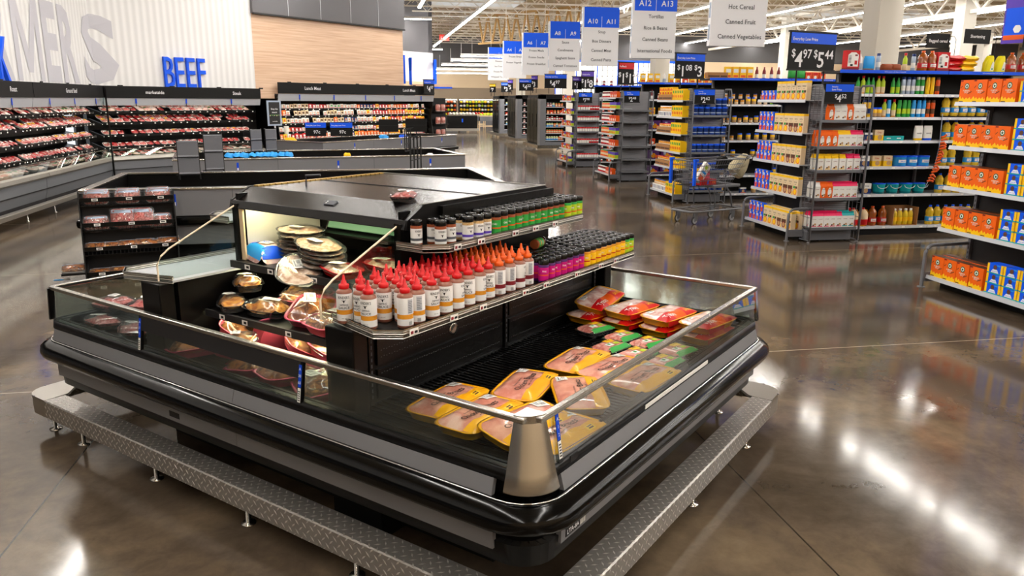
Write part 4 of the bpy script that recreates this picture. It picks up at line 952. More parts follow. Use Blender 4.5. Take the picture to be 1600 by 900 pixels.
K['oilg'] = bottle('oil_bottle', 'oil bottle', [(.05, 0, 'oil'), (.058, .02), (.058, .05, 'green'), (.058, .10, 'oil'), (.055, .18), (.03, .22), (.018, .235)], cap=('green', (.02, .232), (.03, .25), (0, .256)))
K['oliv'] = bottle('olive_oil_bottle', 'oil bottle', [(.026, 0, 'green'), (.028, .02, 'lime'), (.028, .10, 'green'), (.026, .16), (.012, .20), (.012, .235)], cap=('black_cap', (.014, .225), (.014, .25), (0, .25)))
K['olivy'] = bottle('olive_oil_bottle', 'oil bottle', [(.03, 0, 'amber'), (.032, .02, 'kraft_beige'), (.032, .10, 'lime'), (.03, .17), (.014, .20), (.014, .22)], cap=('bright_red', (.018, .215), (.018, .25), (0, .25)))
def spray(nm, body, cap, band):
    return bottle(nm, 'spray can', [(.028, 0, body), (.03, .01), (.03, .05, band), (.03, .12, body), (.03, .19), (.026, .205)], cap=(cap, (.026, .203), (.026, .235), (.02, .24), (0, .24)))
K['spg'] = spray('cooking_spray', 'green', 'green', 'lime'); K['spb'] = spray('cooking_spray', 'sky_blue', 'sky_blue', 'paper'); K['spy'] = spray('cooking_spray', 'yellow', 'navy', 'navy'); K['spo'] = spray('cooking_spray', 'orange', 'brown', 'brown'); K['spw'] = spray('cooking_spray', 'silver_blue', 'navy', 'white'); K['spw2'] = spray('cooking_spray', 'yellow', 'yellow', 'yellow'); K['spgr'] = spray('cooking_spray', 'green', 'white', 'white')
K['jug'] = bottle('vinegar_jug', 'jug', [(.07, 0, 'amber'), (.075, .02, 'bright_red'), (.075, .10, 'kraft_beige'), (.075, .17), (.05, .22), (.02, .245)], cap=('bright_red', (.022, .243), (.022, .265), (0, .265)), handle=[(.02, 0, .235), (.06, 0, .235), (.085, 0, .19), (.072, 0, .13)])
K['juice'] = bottle('juice_bottle', 'juice bottle', [(.06, 0, 'juice'), (.066, .02), (.066, .05, 'red'), (.066, .12, 'juice'), (.058, .14), (.066, .18), (.055, .22), (.024, .255), (.02, .265)], cap=('orange', (.024, .262), (.024, .285), (0, .286)), txt=('Juice', .03, .075, 'red', .066, 'paper'))
K['vin'] = bottle('vinegar_bottle', 'bottle', [(.036, 0, 'oil'), (.04, .01), (.04, .05, 'yellow'), (.04, .11, 'oil'), (.036, .17), (.018, .21)], cap=('white', (.02, .208), (.02, .235), (0, .235)))
def bucket():
    t = empty('teal_bucket', '', 'bucket')
    b = MB(); b.lathe([(.072, 0, 'teal_dark'), (.078, .03, 'teal'), (.09, .13, 'teal'), (.094, .14, 'blue'), (.094, .15), (0, .15)], n=16); b.build('bucket_body', t)
    b = MB(); b.tube([(.09*cos(a*pi/8), -.094-.0*a, .13-.05*sin(a*pi/8)) for a in range(9)], .004, 'white', 6); b.build('handle', t)
    return Stock(t)
K['bucket'] = bucket()
K['tub'] = bottle('shortening_tub', 'tub', [(.088, 0, 'blue'), (.092, .01, 'sky_blue'), (.092, .13, 'blue'), (.094, .135), (.094, .15), (0, .15)], n=16, txt=('VALUE', .026, .065, 'blue', .092, 'paper'))
K['crisco'] = carton('baking_mix_box', 'food box', .14, .06, .15, 'paper', [(0, 1, 0, .5, 'navy'), ('disc', .4, .3, .035, 'tan')], [('Crisp', .03, .5, .7, 'navy')])
K['criscoy'] = carton('baking_mix_box', 'food box', .14, .06, .15, 'kraft_beige', [(0, 1, 0, .5, 'yellow'), ('disc', .6, .3, .035, 'tan')], [('Crisp', .03, .5, .7, 'red')])
K['tealbox'] = carton('teal_box', 'food box', .16, .08, .065, 'teal', [(.3, .7, .4, .6, 'paper')]); K['smallbox'] = carton('muffin_mix_box', 'food box', .13, .06, .11, 'navy', [(0, 1, .75, 1, 'paper'), ('disc', .5, .35, .03, 'tan'), (.1, .9, .04, .12, 'orange')])
K['pw'] = pouch('flour_pouch', 'pouch', .14, .21, .06, 'paper', 'yellow', ('mostly', .03, 'ink')); K['pb'] = pouch('flour_pouch', 'pouch', .14, .21, .06, 'paper', 'blue', ('mostly', .03, 'ink'))
K['redjug'] = carton('syrup_jug', 'jug', .20, .10, .27, 'red', [('poly', ((.1, .2), (.9, .2), (.9, .78), (.68, .9), (.32, .9), (.1, .78)), 'paper'), (.62, .82, .3, .5, 'red'), (.62, .82, .72, .8, 'maroon'), (.3, .5, .22, .32, 'ink'), (0, 1, 0, .14, 'maroon')] + [(.15, .35, .4+.06*k, .43+.06*k, 'ink_grey') for k in range(6)])
K['bread'] = pouch('bread_bag', 'bag', .16, .10, .12, 'rust', 'kraft_beige'); K['bluebag'] = pouch('blue_bag', 'bag', .16, .20, .09, 'sky_blue', 'cardboard')
def yjug():
    t = empty('lemon_juice_jug', '', 'jug'); b = MB()
    vs = []
    for z, w, x in ((0, .075, 0), (.02, .08, 0), (.14, .075, 0), (.2, .055, .01), (.235, .03, .015)):
        vs += [(x+w*math.copysign(abs(cos(2*pi*k/16))**.6, cos(2*pi*k/16)), .045*math.copysign(abs(sin(2*pi*k/16))**.6, sin(2*pi*k/16)), z) for k in range(16)]
    mat('lemon', 'f5e616', .35)
    b.add(vs, [(r*16+i, r*16+(i+1) % 16, (r+1)*16+(i+1) % 16, (r+1)*16+i) for r in range(4) for i in range(16)], 'lemon', True); b.build('jug_body', t)
    b = MB(); b.lathe([(.016, .232), (.018, .25), (0, .252)], .015, 0, 0, 10, 'ink'); b.build('cap', t)
    b = MB(); b.add([(.0, -.047, .03), (.06, -.047, .03), (.055, -.047, .14), (.03, -.047, .155)], [(0, 1, 2, 3)], 'paper'); b.add([(.02, -.048, .04), (.045, -.048, .04), (.045, -.048, .06), (.02, -.048, .06)], [(0, 1, 2, 3)], 'green'); b.build('front_label', t)
    return Stock(t)
K['yjug'] = yjug()
def chipbag(m):
    b = MB(); hf = dome(b, .30, .17, .045, m, .035, .008, n=20, rg=4); v = len(b.v)
    b.add([(x, y, .035-(z-.035)*.8) for x, y, z in b.v[:v]], [tuple(reversed(f)) for f in b.f], m, True)
    return Stock(tag(b.build('snack_bag'), '', 'bag'))
K['rbag'] = chipbag('bright_red'); K['ybag'] = chipbag('yellow')
K['case'] = carton('jar_tray', 'carton', .26, .14, .11, 'cardboard', [(.06, .94, .2, .5, 'brown')], top='brown')
K['ybox'] = carton('yellow_snack_box', 'food box', .085, .14, .21, 'yellow', [('disc', .5, .35, .028, 'orange'), (.2, .8, .62, .85, 'green')], ()); K['ypack'] = carton('yellow_snack_pack', 'food box', .11, .12, .17, 'yellow', [('poly', ((0, .7), (.5, .95), (1, .7), (1, .6), (0, .6)), 'orange'), (.2, .8, .2, .45, 'bright_red')])
def lids(c): return bottle('glass_jar', 'jar', [(.033, 0, 'amber'), (.036, .01, 'kraft_beige'), (.036, .05, 'amber'), (.036, .08), (.033, .085, c), (.033, .10), (0, .10)], n=10)
K['jarr'] = lids('bright_red'); K['jarw'] = lids('white'); K['jary'] = lids('brown'); K['jarb'] = lids('navy')
K['waterp'] = carton('bottle_pack', 'carton', .24, .12, .10, 'paper', [(.1, .22, .15, .8, 'navy'), (.42, .58, .15, .8, 'navy'), (.76, .9, .15, .8, 'navy')])
K['can'] = bottle('coffee_can', 'coffee can', [(.045, 0, 'navy'), (.048, .008, 'can_blue'), (.048, .03, 'silver_blue'), (.048, .045, 'navy'), (.048, .10, 'blue'), (.05, .104), (.05, .125), (0, .126)], n=12)
K['redj'] = bottle('coffee_creamer', 'jar', [(.033, 0, 'paper'), (.035, .01), (.035, .07, 'paper'), (.033, .085, 'bright_red'), (.035, .09), (.035, .125), (0, .125)], n=10)
K['redj2'] = bottle('coffee_creamer', 'jar', [(.033, 0, 'bright_red'), (.035, .01), (.035, .05, 'paper'), (.033, .085, 'red'), (.035, .09), (.035, .125), (0, .125)], n=10)
K['ojar'] = bottle('sauce_jar', 'jar', [(.04, 0, 'orange'), (.045, .01), (.045, .04, 'kraft_beige'), (.045, .09, 'orange'), (.04, .13), (.036, .135, 'green'), (.036, .15), (0, .15)], n=10)
K['bjar'] = bottle('sauce_jar', 'jar', [(.04, 0, 'sky_blue'), (.045, .01), (.045, .06, 'off_white'), (.045, .11, 'lime'), (.036, .135, 'paper'), (.036, .15), (0, .15)], n=10)
K['rjar'] = bottle('sauce_jar', 'jar', [(.04, 0, 'red'), (.045, .01), (.045, .04, 'paper'), (.045, .09, 'maroon'), (.04, .13), (.036, .135, 'white'), (.036, .15), (0, .15)], n=10)
K['ypj'] = bottle('peanut_jar', 'jar', [(.04, 0, 'brown'), (.045, .01, 'tan'), (.045, .06, 'yellow'), (.045, .11, 'blue'), (.042, .115), (.042, .135), (0, .135)], n=10)
K['purp'] = carton('chocolate_carton', 'carton', .30, .16, .22, 'purple', [('disc', .5, .4, .06, 'amber'), (.2, .4, .5, .85, 'silver_blue'), ('disc', .75, .3, .04, 'orange')])
K['mixbox'] = carton('snack_pack', 'food box', .12, .09, .14, 'orange', [(.1, .9, .6, .9, 'red'), ('disc', .5, .3, .03, 'paper')]); K['mixv'] = carton('snack_pack', 'food box', .13, .09, .15, 'lime', [(0, 1, .55, 1, 'violet'), (.2, .8, .1, .4, 'orange')])
K['redbot'] = bottle('glass_bottle', 'bottle', [(.032, 0, 'maroon'), (.035, .02, 'paper'), (.035, .09, 'maroon'), (.03, .15), (.014, .19), (.014, .22, 'red'), (0, .23)], n=10)
K['ycan'] = carton('yellow_carton', 'food box', .12, .08, .22, 'yellow', [(.1, .9, .5, .8, 'paper'), (.1, .9, .1, .3, 'orange')])
K['gbag'] = pouch('green_bag', 'bag', .2, .2, .12, 'green', 'brown')
K['white'] = bottle('white_bottle', 'bottle', [(.035, 0, 'white'), (.038, .02, 'silver_blue'), (.038, .1, 'white'), (.03, .18), (.014, .2), (.014, .22, 'white'), (0, .23)], n=10)
def row(keys, p0, p1, z, rz, lab, group, sp=None, jit=.004, back=0):
    """spread keys evenly between plan points p0 and p1; labels per kind"""
    p0 = Vector(p0); p1 = Vector(p1); n = len(keys)
    nb = Vector((-sin(rz), cos(rz)))
    for i, k in enumerate(keys):
        if k is None: continue
        q = p0+(p1-p0)*((i+.5)/n)
        S = K[k]
        desc, pl = NAMES[k]
        for r in range(back+1):
            qq = q+nb*(.02*rnd.random()+(S.o.dimensions.y+.01 if r else 0)*r) if False else q+nb*(rnd.random()*jit+r*.12)
            S.put((qq.x, qq.y, z), 0, '%s %s' % (desc, lab), '%s %s' % (pl, group), rot=(0, 0, rz+rnd.uniform(-.04, .04)))
NAMES = {'coffee': ('orange coffee box', 'orange coffee boxes'), 'mix': ('blue and yellow drink mix pack', 'drink mix packs'), 'mac': ('blue macaroni box with red band', 'macaroni boxes'), 'macb': ('blue macaroni box with white panel', 'macaroni boxes with white panel'), 'pasta': ('beige pasta box with yellow top', 'pasta boxes'), 'pastab': ('beige and brown pasta box', 'brown pasta boxes'),
 'co': ('orange cookie bag', 'orange cookie bags'), 'cw': ('all white cookie bag', 'white cookie bags'), 'cy': ('white cookie bag with yellow top', 'yellow-topped cookie bags'), 'cm': ('white cookie bag with pink top', 'pink-topped cookie bags'), 'ct': ('white cookie bag with teal top', 'teal-topped cookie bags'),
 'oil': ('oil bottle with blue label', 'blue-labelled oil bottles'), 'oilg': ('oil bottle with green cap', 'green-capped oil bottles'), 'oliv': ('slim green olive oil bottle', 'green olive oil bottles'), 'olivy': ('olive oil bottle with red cap', 'red-capped oil bottles'), 'spg': ('green spray can', 'green spray cans'), 'spb': ('blue spray can', 'blue spray cans'), 'spy': ('yellow and navy spray can', 'navy-banded spray cans'), 'spo': ('orange spray can', 'orange spray cans'), 'spw': ('pale spray can with navy cap', 'pale spray cans'), 'spw2': ('all yellow spray can', 'yellow spray cans'), 'spgr': ('green and white spray can', 'green and white spray cans'),
 'jug': ('vinegar jug with red label', 'vinegar jugs'), 'juice': ('juice bottle with red label', 'juice bottles'), 'vin': ('vinegar bottle with yellow label', 'yellow-labelled bottles'), 'bucket': ('teal bucket with white handle', 'teal buckets'), 'tub': ('bright blue shortening tub', 'blue tubs'), 'crisco': ('white and navy baking box', 'navy baking boxes'), 'criscoy': ('beige and yellow baking box', 'yellow baking boxes'), 'tealbox': ('flat teal box', 'flat teal boxes'), 'smallbox': ('navy and white mix box', 'navy mix boxes'), 'pw': ('white pouch with yellow foot', 'white and yellow pouches'), 'pb': ('white pouch with blue foot', 'white and blue pouches'),
 'redjug': ('large red jug showing its white back label', 'red jugs'), 'bread': ('brown snack pack', 'brown snack packs'), 'bluebag': ('tan bag with blue top', 'blue-topped bags'), 'yjug': ('bright yellow juice jug', 'yellow jugs'), 'case': ('open cardboard tray of jars', 'cardboard trays'), 'ybox': ('slim yellow snack box', 'slim yellow boxes'), 'ypack': ('yellow and orange snack pack', 'yellow packs'), 'jarr': ('jar with red lid', 'red-lidded jars'), 'jarw': ('jar with white lid', 'white-lidded jars'), 'jary': ('jar with brown lid', 'brown-lidded jars'), 'jarb': ('jar with navy lid', 'navy-lidded jars'), 'waterp': ('white and navy bottle carton', 'bottle cartons'), 'can': ('navy coffee can with bright blue lid', 'coffee cans'),
 'redj': ('white creamer jar with red lid', 'white creamer jars'), 'redj2': ('red creamer jar', 'red creamer jars'), 'ojar': ('orange sauce jar', 'orange jars'), 'bjar': ('blue and lime jar', 'blue jars'), 'rjar': ('red sauce jar with white lid', 'red sauce jars'), 'ypj': ('tan and yellow jar with blue lid', 'blue-lidded jars'), 'purp': ('purple chocolate carton', 'purple cartons'), 'mixbox': ('orange and red snack pack', 'orange packs'), 'mixv': ('lime and violet snack pack', 'violet packs'), 'redbot': ('dark red glass bottle', 'dark red bottles'), 'ycan': ('yellow carton', 'yellow cartons'), 'gbag': ('green and brown bag', 'green bags'), 'white': ('slim white bottle', 'white bottles')}
ORD = ['lowest', 'second', 'third', 'fourth', 'fifth', 'sixth', 'seventh']
# ---------------------------------------------------------------- shelving
def price_text(b, s, o, xd, zd, size, m='sign_white'):
    """'$4 97' -> small $, big 4, raised 97"""
    pass
def price_board(x, y, z, w, h, rz, rows, label, small=False, title='Everyday Low Price', legs=True, head='blue'):
    t = empty('price_sign', label, 'price sign', (x, y, z), rz)
    b = MB(); b.box(-w/2, w/2, 0, .03, 0, h, 'black_matte'); b.box(-w/2-.015, w/2+.015, -.012, .04, h-.02, h, 'ink'); b.box(-w/2-.01, w/2+.01, -.01, .03, -.01, .012, 'ink')
    if legs: b.tube([(-w*.3, .015, 0), (-w*.3, .015, -.2)], .012, 'ink', 6); b.tube([(w*.3, .015, 0), (w*.3, .015, -.2)], .012, 'ink', 6)
    b.build('board', t)
    hh = h*(.27 if not small else .36)
    b = MB(); b.box(-w/2+.006, w/2-.006, -.006, -.001, h-.025-hh, h-.025, head)
    if small: b.text('Everyday', hh*.25, (-w*.28, -.009, h-.025-hh*.42), (1, 0, 0), (0, 0, 1), 'sign_white', 'l', maxw=w*.5); b.text('Low Price', hh*.36, (-w*.28, -.009, h-.025-hh*.82), (1, 0, 0), (0, 0, 1), 'sign_white', 'l', maxw=w*.7)
    else: b.text(title, hh*.42, (-w*.46, -.009, h-.025-hh*.72), (1, 0, 0), (0, 0, 1), 'sign_white', 'l', maxw=w*.6)
    b.build('header_band', t)
    b = MB(); zh = h-.03-hh
    for cx, a, c in rows:
        big = zh*(.86 if small else .78); b.text('$', big*.55, (cx*w-len(a)*.22*big-.16*big, -.003, zh*.5), (1, 0, 0), (0, 0, 1), 'sign_white')
        b.text(a, big*1.1, (cx*w, -.003, zh*.12), (1, 0, 0), (0, 0, 1), 'sign_white')
        if c: b.text(c, big*.62, (cx*w+len(a)*.2*big+.38*big, -.003, zh*.46), (1, 0, 0), (0, 0, 1), 'sign_white')
    b.build('price_digits', t)
    return t
def gondola_end(k, yc, x0=5.84, front_z=(.15, .63, 1.06, 1.49, 1.93), w=1.34, guard=True, wing=True, wz=(.21, .62, 1.0, 1.32, 1.67), name='first'):
    """aisle-end display: front facing the main aisle (-X), wing facing -Y"""
    T = empty('aisle_end_shelf', 'grey aisle-end shelf unit, %s along the main aisle' % name, 'shelf unit', (x0+.3, yc, 0))
    O = (x0+.3, yc, 0); ya, yb = yc-w/2, yc+w/2; xb = x0+.42
    b = MB(); b.box(xb, xb+.03, ya+(.12 if wing else 0), yb, .0, 2.12, 'dark_grey'); b.build('back_panel', T, off=O)
    for q in (ya+(.12 if wing else 0), yb-.035):
        b = MB(); b.box(xb-.03, xb+.03, q, q+.035, 0, 2.15, 'mid_grey')
        for i in range(40): b.box(xb-.031, xb-.0302, q+.012, q+.022, .1+i*.05, .125+i*.05, 'ink')
        b.build('upright', T, off=O)
    for i, z in enumerate(front_z):
        b = MB(); b.box(x0+(0 if i else -.06), xb, ya+.01, yb-.01, z-.012, z, 'shelf_grey'); f = x0+(0 if i else -.06)
        b.prism([(f-.012, z-.034), (f, z-.036), (f+.004, z+.004), (f-.003, z+.004)], 'y', ya+.01, yb-.01, 'shelf_grey')
        for q in (ya+.03, yb-.05): b.prism([(x0+.03, z-.012), (xb, z-.012), (xb, z-.09)], 'y', q, q+.004, 'mid_grey')
        b.build('shelf', T, off=O)
    b = MB(); b.box(x0+.1, xb, ya+.03, yb-.03, 0, .1, 'black_matte'); b.build('kick_base', T, off=O)
    if guard:
        for q in (ya+.0, yb-.0):
            b = MB(); xf = x0-.1
            pts = [(xf, q, 0), (xf, q, .36)]+[(xf+.09-.09*cos(a*pi/10), q, .36+.09*sin(a*pi/10)) for a in range(1, 6)]+[(xb, q, .46)]
            b.tube(pts, .019, 'mid_grey', 8); b.lathe([(.04, 0), (.04, .006), (.02, .008)], xf, q, 0, 10, 'mid_grey')
            b.box(xf, xb, q-.006, q+.006, .06, .16, 'mid_grey'); b.build('end_guard', T, off=O)
    if wing:
        W0, W1 = x0+.12, x0+.86; yf = ya-.15
        TW = empty('side_shelf_unit', 'narrow grey wire-sided shelf unit on the flank of the %s aisle end' % name, 'shelf unit', ((W0+W1)/2, yf, 0)); O2 = ((W0+W1)/2, yf, 0)
        b = MB(); b.box(W0+.01, W1-.01, yf+.25, yf+.27, .0, 2.12, 'peg'); b.build('back_panel', TW, off=O2)
        for q in (W0, W1):
            b = MB(); b.tube([(q, yf-.06, .03), (q, yf-.06, 2.05), (q, yf-.03, 2.12), (q, yf+.2, 2.12), (q, yf+.24, 2.08), (q, yf+.24, .06), (q, yf+.2, .03)], .015, 'mid_grey', 8, True)
            for i in range(10): b.tube([(q, yf-.06, .15+i*.2), (q, yf+.24, .15+i*.2)], .004, 'mid_grey', 4)
            b.tube([(q, yf+.04, .03), (q, yf+.04, 2.12)], .004, 'mid_grey', 4); b.tube([(q, yf+.14, .03), (q, yf+.14, 2.12)], .004, 'mid_grey', 4)
            for yy in (yf-.04, yf+.2): b.lathe([(.02, 0), (.02, .012), (.008, .016), (.008, .03)], q, yy, 0, 8, 'mid_grey')
            b.build('wire_side', TW, off=O2)
        for z in wz:
            b = MB(); b.box(W0+.02, W1-.02, yf-.03, yf+.25, z-.012, z, 'mid_grey'); b.box(W0+.02, W1-.02, yf-.04, yf-.03, z-.035, z+.004, 'cool_grey')
            for q in (W0+.06, W1-.07): b.prism([(yf, z-.012), (yf+.27, z-.012), (yf+.27, z-.09)], 'x', q, q+.006, 'mid_grey')
            b.build('shelf', TW, off=O2)
        b = MB(); b.box(W0+.03, W1-.03, yf+.06, yf+.25, 0.02, .17, 'mid_grey'); b.build('kick_base', TW, off=O2)
def run(yc, x0, x1, zs, name, top=2.33, secs=1):
    """gondola shelves running away from the main aisle, front at yc"""
    T = empty('gondola_shelf', 'long grey gondola shelving of the %s grocery row seen behind its aisle end' % name, 'shelf unit', ((x0+x1)/2, yc+.5, 0)); O = ((x0+x1)/2, yc+.5, 0)
    b = MB(); b.box(x0, x1, yc+.44, yc+.50, 0, top-.02, 'black_matte'); b.build('back_panel', T, off=O)
    b = MB(); b.box(x0, x1, yc+.03, yc+.45, 0, .09, 'black_matte'); b.build('kick_base', T, off=O)
    n = secs; L = (x1-x0)/n
    for s_ in range(n+1):
        b = MB(); b.box(x0+s_*L-.015, x0+s_*L+.015, yc+.39, yc+.45, 0, top, 'mid_grey'); b.build('upright', T, off=O)
    for z in zs:
        for s_ in range(n):
            a, c = x0+s_*L+.005, x0+(s_+1)*L-.005
            b = MB(); b.box(a, c, yc, yc+.44, z-.012, z, 'shelf_grey'); b.prism([(yc-.008, z-.036), (yc, z-.036), (yc+.002, z+.003), (yc-.002, z+.003)], 'x', a, c, 'shelf_grey')
            q = a+.1
            while q < c-.1: b.box(q, q+.05, yc-.0105, yc-.008, z-.03, z-.006, 'paper'); q += rnd.uniform(.2, .4)
            b.build('shelf', T, off=O)
    for s_ in range(n):
        a, c = x0+s_*L+.005, x0+(s_+1)*L-.005
        b = MB(); a -= .28 if s_ == 0 else 0; b.box(a, c, yc-.02, yc+.44, top-.03, top, 'dark_grey'); b.box(a, c, yc-.03, yc-.02, top-.03, top+.015, 'blue'); b.text('Call for assistance with items on the top shelf', .018, ((a+c)/2, yc-.0315, top-.014), (1, 0, 0), (0, 0, 1), 'sign_white'); b.build('top_shelf', T, off=O)
YC = [6.4, 10.5, 14.72, 18.8, 22.95]
# --- nearest unit: coffee and drink mix
gondola_end(0, 6.2, w=1.74, wing=False, front_z=(.13, .64, 1.07, 1.48, 1.91), name='nearest')
for i, z in enumerate((.13, .64, 1.07, 1.48, 1.91)):
    xs = 5.84+.07-(.05 if i == 0 else 0); lv = '%s shelf of the nearest aisle end' % ORD[i]
    row(['coffee']*4, (xs, 7.05), (xs, 6.34), z, -pi/2, 'on the '+lv, 'on the '+lv, back=1)
    row(['mix']*5, (xs+.02, 6.32), (xs+.02, 5.34), z, -pi/2, 'in the bottom layer on the '+lv, 'bottom layer, '+lv)
    row(['mix']*5, (xs+.02, 6.32), (xs+.02, 5.34), z+.097, -pi/2, 'in the middle layer on the '+lv, 'middle layer, '+lv)
    if i < 4: row(['mix']*5, (xs+.02, 6.32), (xs+.02, 5.34), z+.194, -pi/2, 'in the top layer on the '+lv, 'top layer, '+lv)
b = MB(); b.box(6.3, 9.5, 6.1, 6.16, 0, 2.3, 'dark_grey'); b.box(6.3, 9.5, 6.0, 6.3, 2.27, 2.33, 'blue'); tag(b.build('gondola_shelf'), 'dark back of the nearest grocery row behind the coffee boxes', 'shelf unit')
price_board(5.66, 5.60, 2.36, .9, .62, -pi/2+.2, [(-.2, '3', '97'), (.25, '2', '')], 'large blue and black price sign over the orange coffee boxes')
def poster():
    t = empty('delivery_poster', 'narrow violet and blue pharmacy delivery poster hanging beside the price sign', 'poster', (5.66, 6.22, 2.42), -pi/2+.3)
    b = MB(); b.box(-.13, .13, 0, .012, 0, .62, 'violet'); b.build('poster_sheet', t)
    b = MB(); b.box(-.115, .115, -.002, 0, .03, .30, 'blue'); b.box(-.115, .115, -.003, -.002, .03, .07, 'orange'); b.add([(.035*cos(a*pi/3+s), -.004, .12+.035*sin(a*pi/3+s)) for a in range(6) for s in (-.12, .12)], [tuple(range(12))], 'white')
    for k, s_ in enumerate(('Pharmacy', 'delivery', 'is here')): b.text(s_, .05, (-.1, -.002, .54-k*.07), (1, 0, 0), (0, 0, 1), 'sign_white', 'l', maxw=.2)
    b.build('print', t)
poster()
# --- first row: macaroni, pasta, cookies, oils
gondola_end(1, YC[1], name='first', front_z=(.15, .63, 1.06, 1.49, 1.93))
ZF = (.15, .63, 1.06, 1.49, 1.93)
for i, z in enumerate(ZF):
    xs = 5.84+.05-(.05 if i == 0 else 0); lv = '%s shelf of the first aisle end' % ORD[i]
    row(['mac', 'mac', 'macb', 'mac'], (xs, 11.12), (xs, 10.68), z, -pi/2, 'in the lower layer on the '+lv, 'lower layer, '+lv)
    if i != 4: row(['mac', 'mac', 'macb', 'mac'], (xs, 11.12), (xs, 10.68), z+.137, -pi/2, 'in the upper layer on the '+lv, 'upper layer, '+lv)
    row(['pasta', 'pasta', 'pasta', 'pastab' if i < 4 else 'pasta', 'pastab' if i < 4 else 'pasta', 'pasta'], (xs, 10.66), (xs, 9.86), z, -pi/2, 'on the '+lv, 'on the '+lv, back=1 if i == 0 else 0)
WX0, WX1 = 5.84+.14, 5.84+.84; WY = YC[1]-.67-.12
for z, ks in ((.21, ['cm']*5+['ct', 'ct']), (.62, ['cw', 'co', 'co', 'cm', 'cm', 'cm', 'cm']), (1.0, ['cy', 'cy', 'cy', 'cy', 'cm', 'cm']), (1.32, ['co', 'co', 'co', 'cy', 'cy', 'cm', 'cm']), (1.67, [None, 'co', 'cw', 'cw', 'co', 'cw', 'cw'])):
    i = (.21, .62, 1.0, 1.32, 1.67).index(z)
    row(ks, (WX0+.02, WY), (WX1-.02, WY), z, 0, 'on the %s shelf of the cookie unit' % ORD[i], 'on the %s cookie shelf' % ORD[i], back=1 if i < 4 else 0)
price_board(6.19, 9.62, 1.89, .42, .27, 0, [(.0, '4', '52')], 'small four fifty-two price sign clipped above the cookie bags', small=True, legs=False)
price_board(5.93, 9.92, 2.32, .84, .50, R(16), [(-.3, '4', '97'), (.18, '5', '44')], 'large black price sign reading 4.97 and 5.44 over the cookie unit')
RZ = (.13, .60, 1.0, 1.37, 1.70, 2.02)
run(10.12, 6.75, 9.6, RZ, 'first', secs=2)
def rr(keys, x0, x1, y, z, where, back=0): row(keys, (x0, y+.07), (x1, y+.07), z, 0, where, where, back=back, jit=.02)
w_ = lambda i, s_: 'on the %s shelf of the first row, %s' % (ORD[i], s_)
rr(['redjug', 'jug', 'jug', 'juice', 'juice', None], 6.75, 7.72, 10.14, .13, w_(0, 'cookie side'))
rr(['vin', 'vin', 'vin', 'vin'], 7.62, 7.98, 10.12, .14, w_(0, 'in a carton'))
b = MB(); b.box(7.60, 7.61, 10.13, 10.4, .13, .40, 'cardboard'); b.box(8.0, 8.01, 10.13, 10.4, .13, .40, 'cardboard'); b.box(7.61, 8.0, 10.39, 10.4, .13, .40, 'cardboard'); b.box(7.61, 8.0, 10.13, 10.39, .13, .138, 'cardboard'); tag(b.build('cardboard_carton'), 'open cardboard carton round the yellow-labelled vinegar bottles', 'carton')
rr(['oil']*4+['oil', 'oil', 'oil', 'oilg', 'oilg', 'oilg'], 8.2, 9.5, 10.14, .13, w_(0, 'oil end'))
rr(['crisco', 'crisco', 'bucket', 'bucket', 'bucket', 'bucket'], 6.85, 8.14, 10.16, .60, w_(1, 'bucket side'))
rr(['oil', 'oil', 'oil', None, 'oil', 'oil', 'oilg'], 8.3, 9.3, 10.14, .60, w_(1, 'oil end'))
rr(['crisco', 'crisco', 'criscoy', 'criscoy', 'tub', 'tub', 'tub'], 6.8, 8.14, 10.16, 1.0, w_(2, 'tub side'))
rr(['oil', 'oil', None, 'oil', 'oil', None, 'oilg', 'oilg'], 8.3, 9.4, 10.14, 1.0, w_(2, 'oil end'))
rr(['smallbox', 'smallbox', 'criscoy', 'tealbox', 'tealbox', None, 'pw', 'pb'], 6.85, 8.14, 10.14, 1.37, w_(3, 'pouch side'))
rr(['oil', 'oil', None, 'oil', 'oil', 'oil', 'oilg', 'oilg'], 8.3, 9.4, 10.14, 1.37, w_(3, 'oil end'))
rr(['olivy', 'spy', 'spy', 'ypj', 'ypj', 'olivy', 'spb', 'olivy', 'spg', 'spg', 'spg', 'spb', 'spb', 'spb', 'spo', 'spo'], 6.85, 8.12, 10.12, 1.70, w_(4, 'spray side'))
rr(['oil']*8, 8.22, 9.4, 10.14, 1.72, w_(4, 'oil end'))
rr(['oliv', 'olivy', 'oliv', 'oliv', 'olivy', 'olivy', None, 'oliv', 'oliv', 'spw', 'spw', 'spw', 'spgr', 'spgr', 'spw2', 'spw2', 'spo'], 6.8, 8.14, 10.12, 2.02, w_(5, 'olive oil side'))
rr(['redjug', 'white', 'bluebag', 'spw', 'bread', 'bread', 'olivy', 'spw', 'juice', 'juice'], 6.62, 8.02, 10.12, 2.335, 'on top of the first row, shelf sign side')
rr(['redjug', None, None, None, 'yjug', 'yjug', 'juice', 'juice'], 8.02, 9.55, 10.12, 2.335, 'on top of the first row, shortening sign side')
for j, (m, x) in enumerate((('rbag', 8.36), ('ybag', 8.58))):
    for q in range(3): K[m].put((x+.02*q, 10.3, 2.34+q*.075), 0, ('%s snack bag %s of the pile on top of the first row' % (('red', 'yellow')[j], ('lowest', 'in the middle', 'topmost')[q])), 'snack bags on top of the first row', rot=(0, R(rnd.uniform(-6, 6)), rnd.uniform(-.2, .2)))
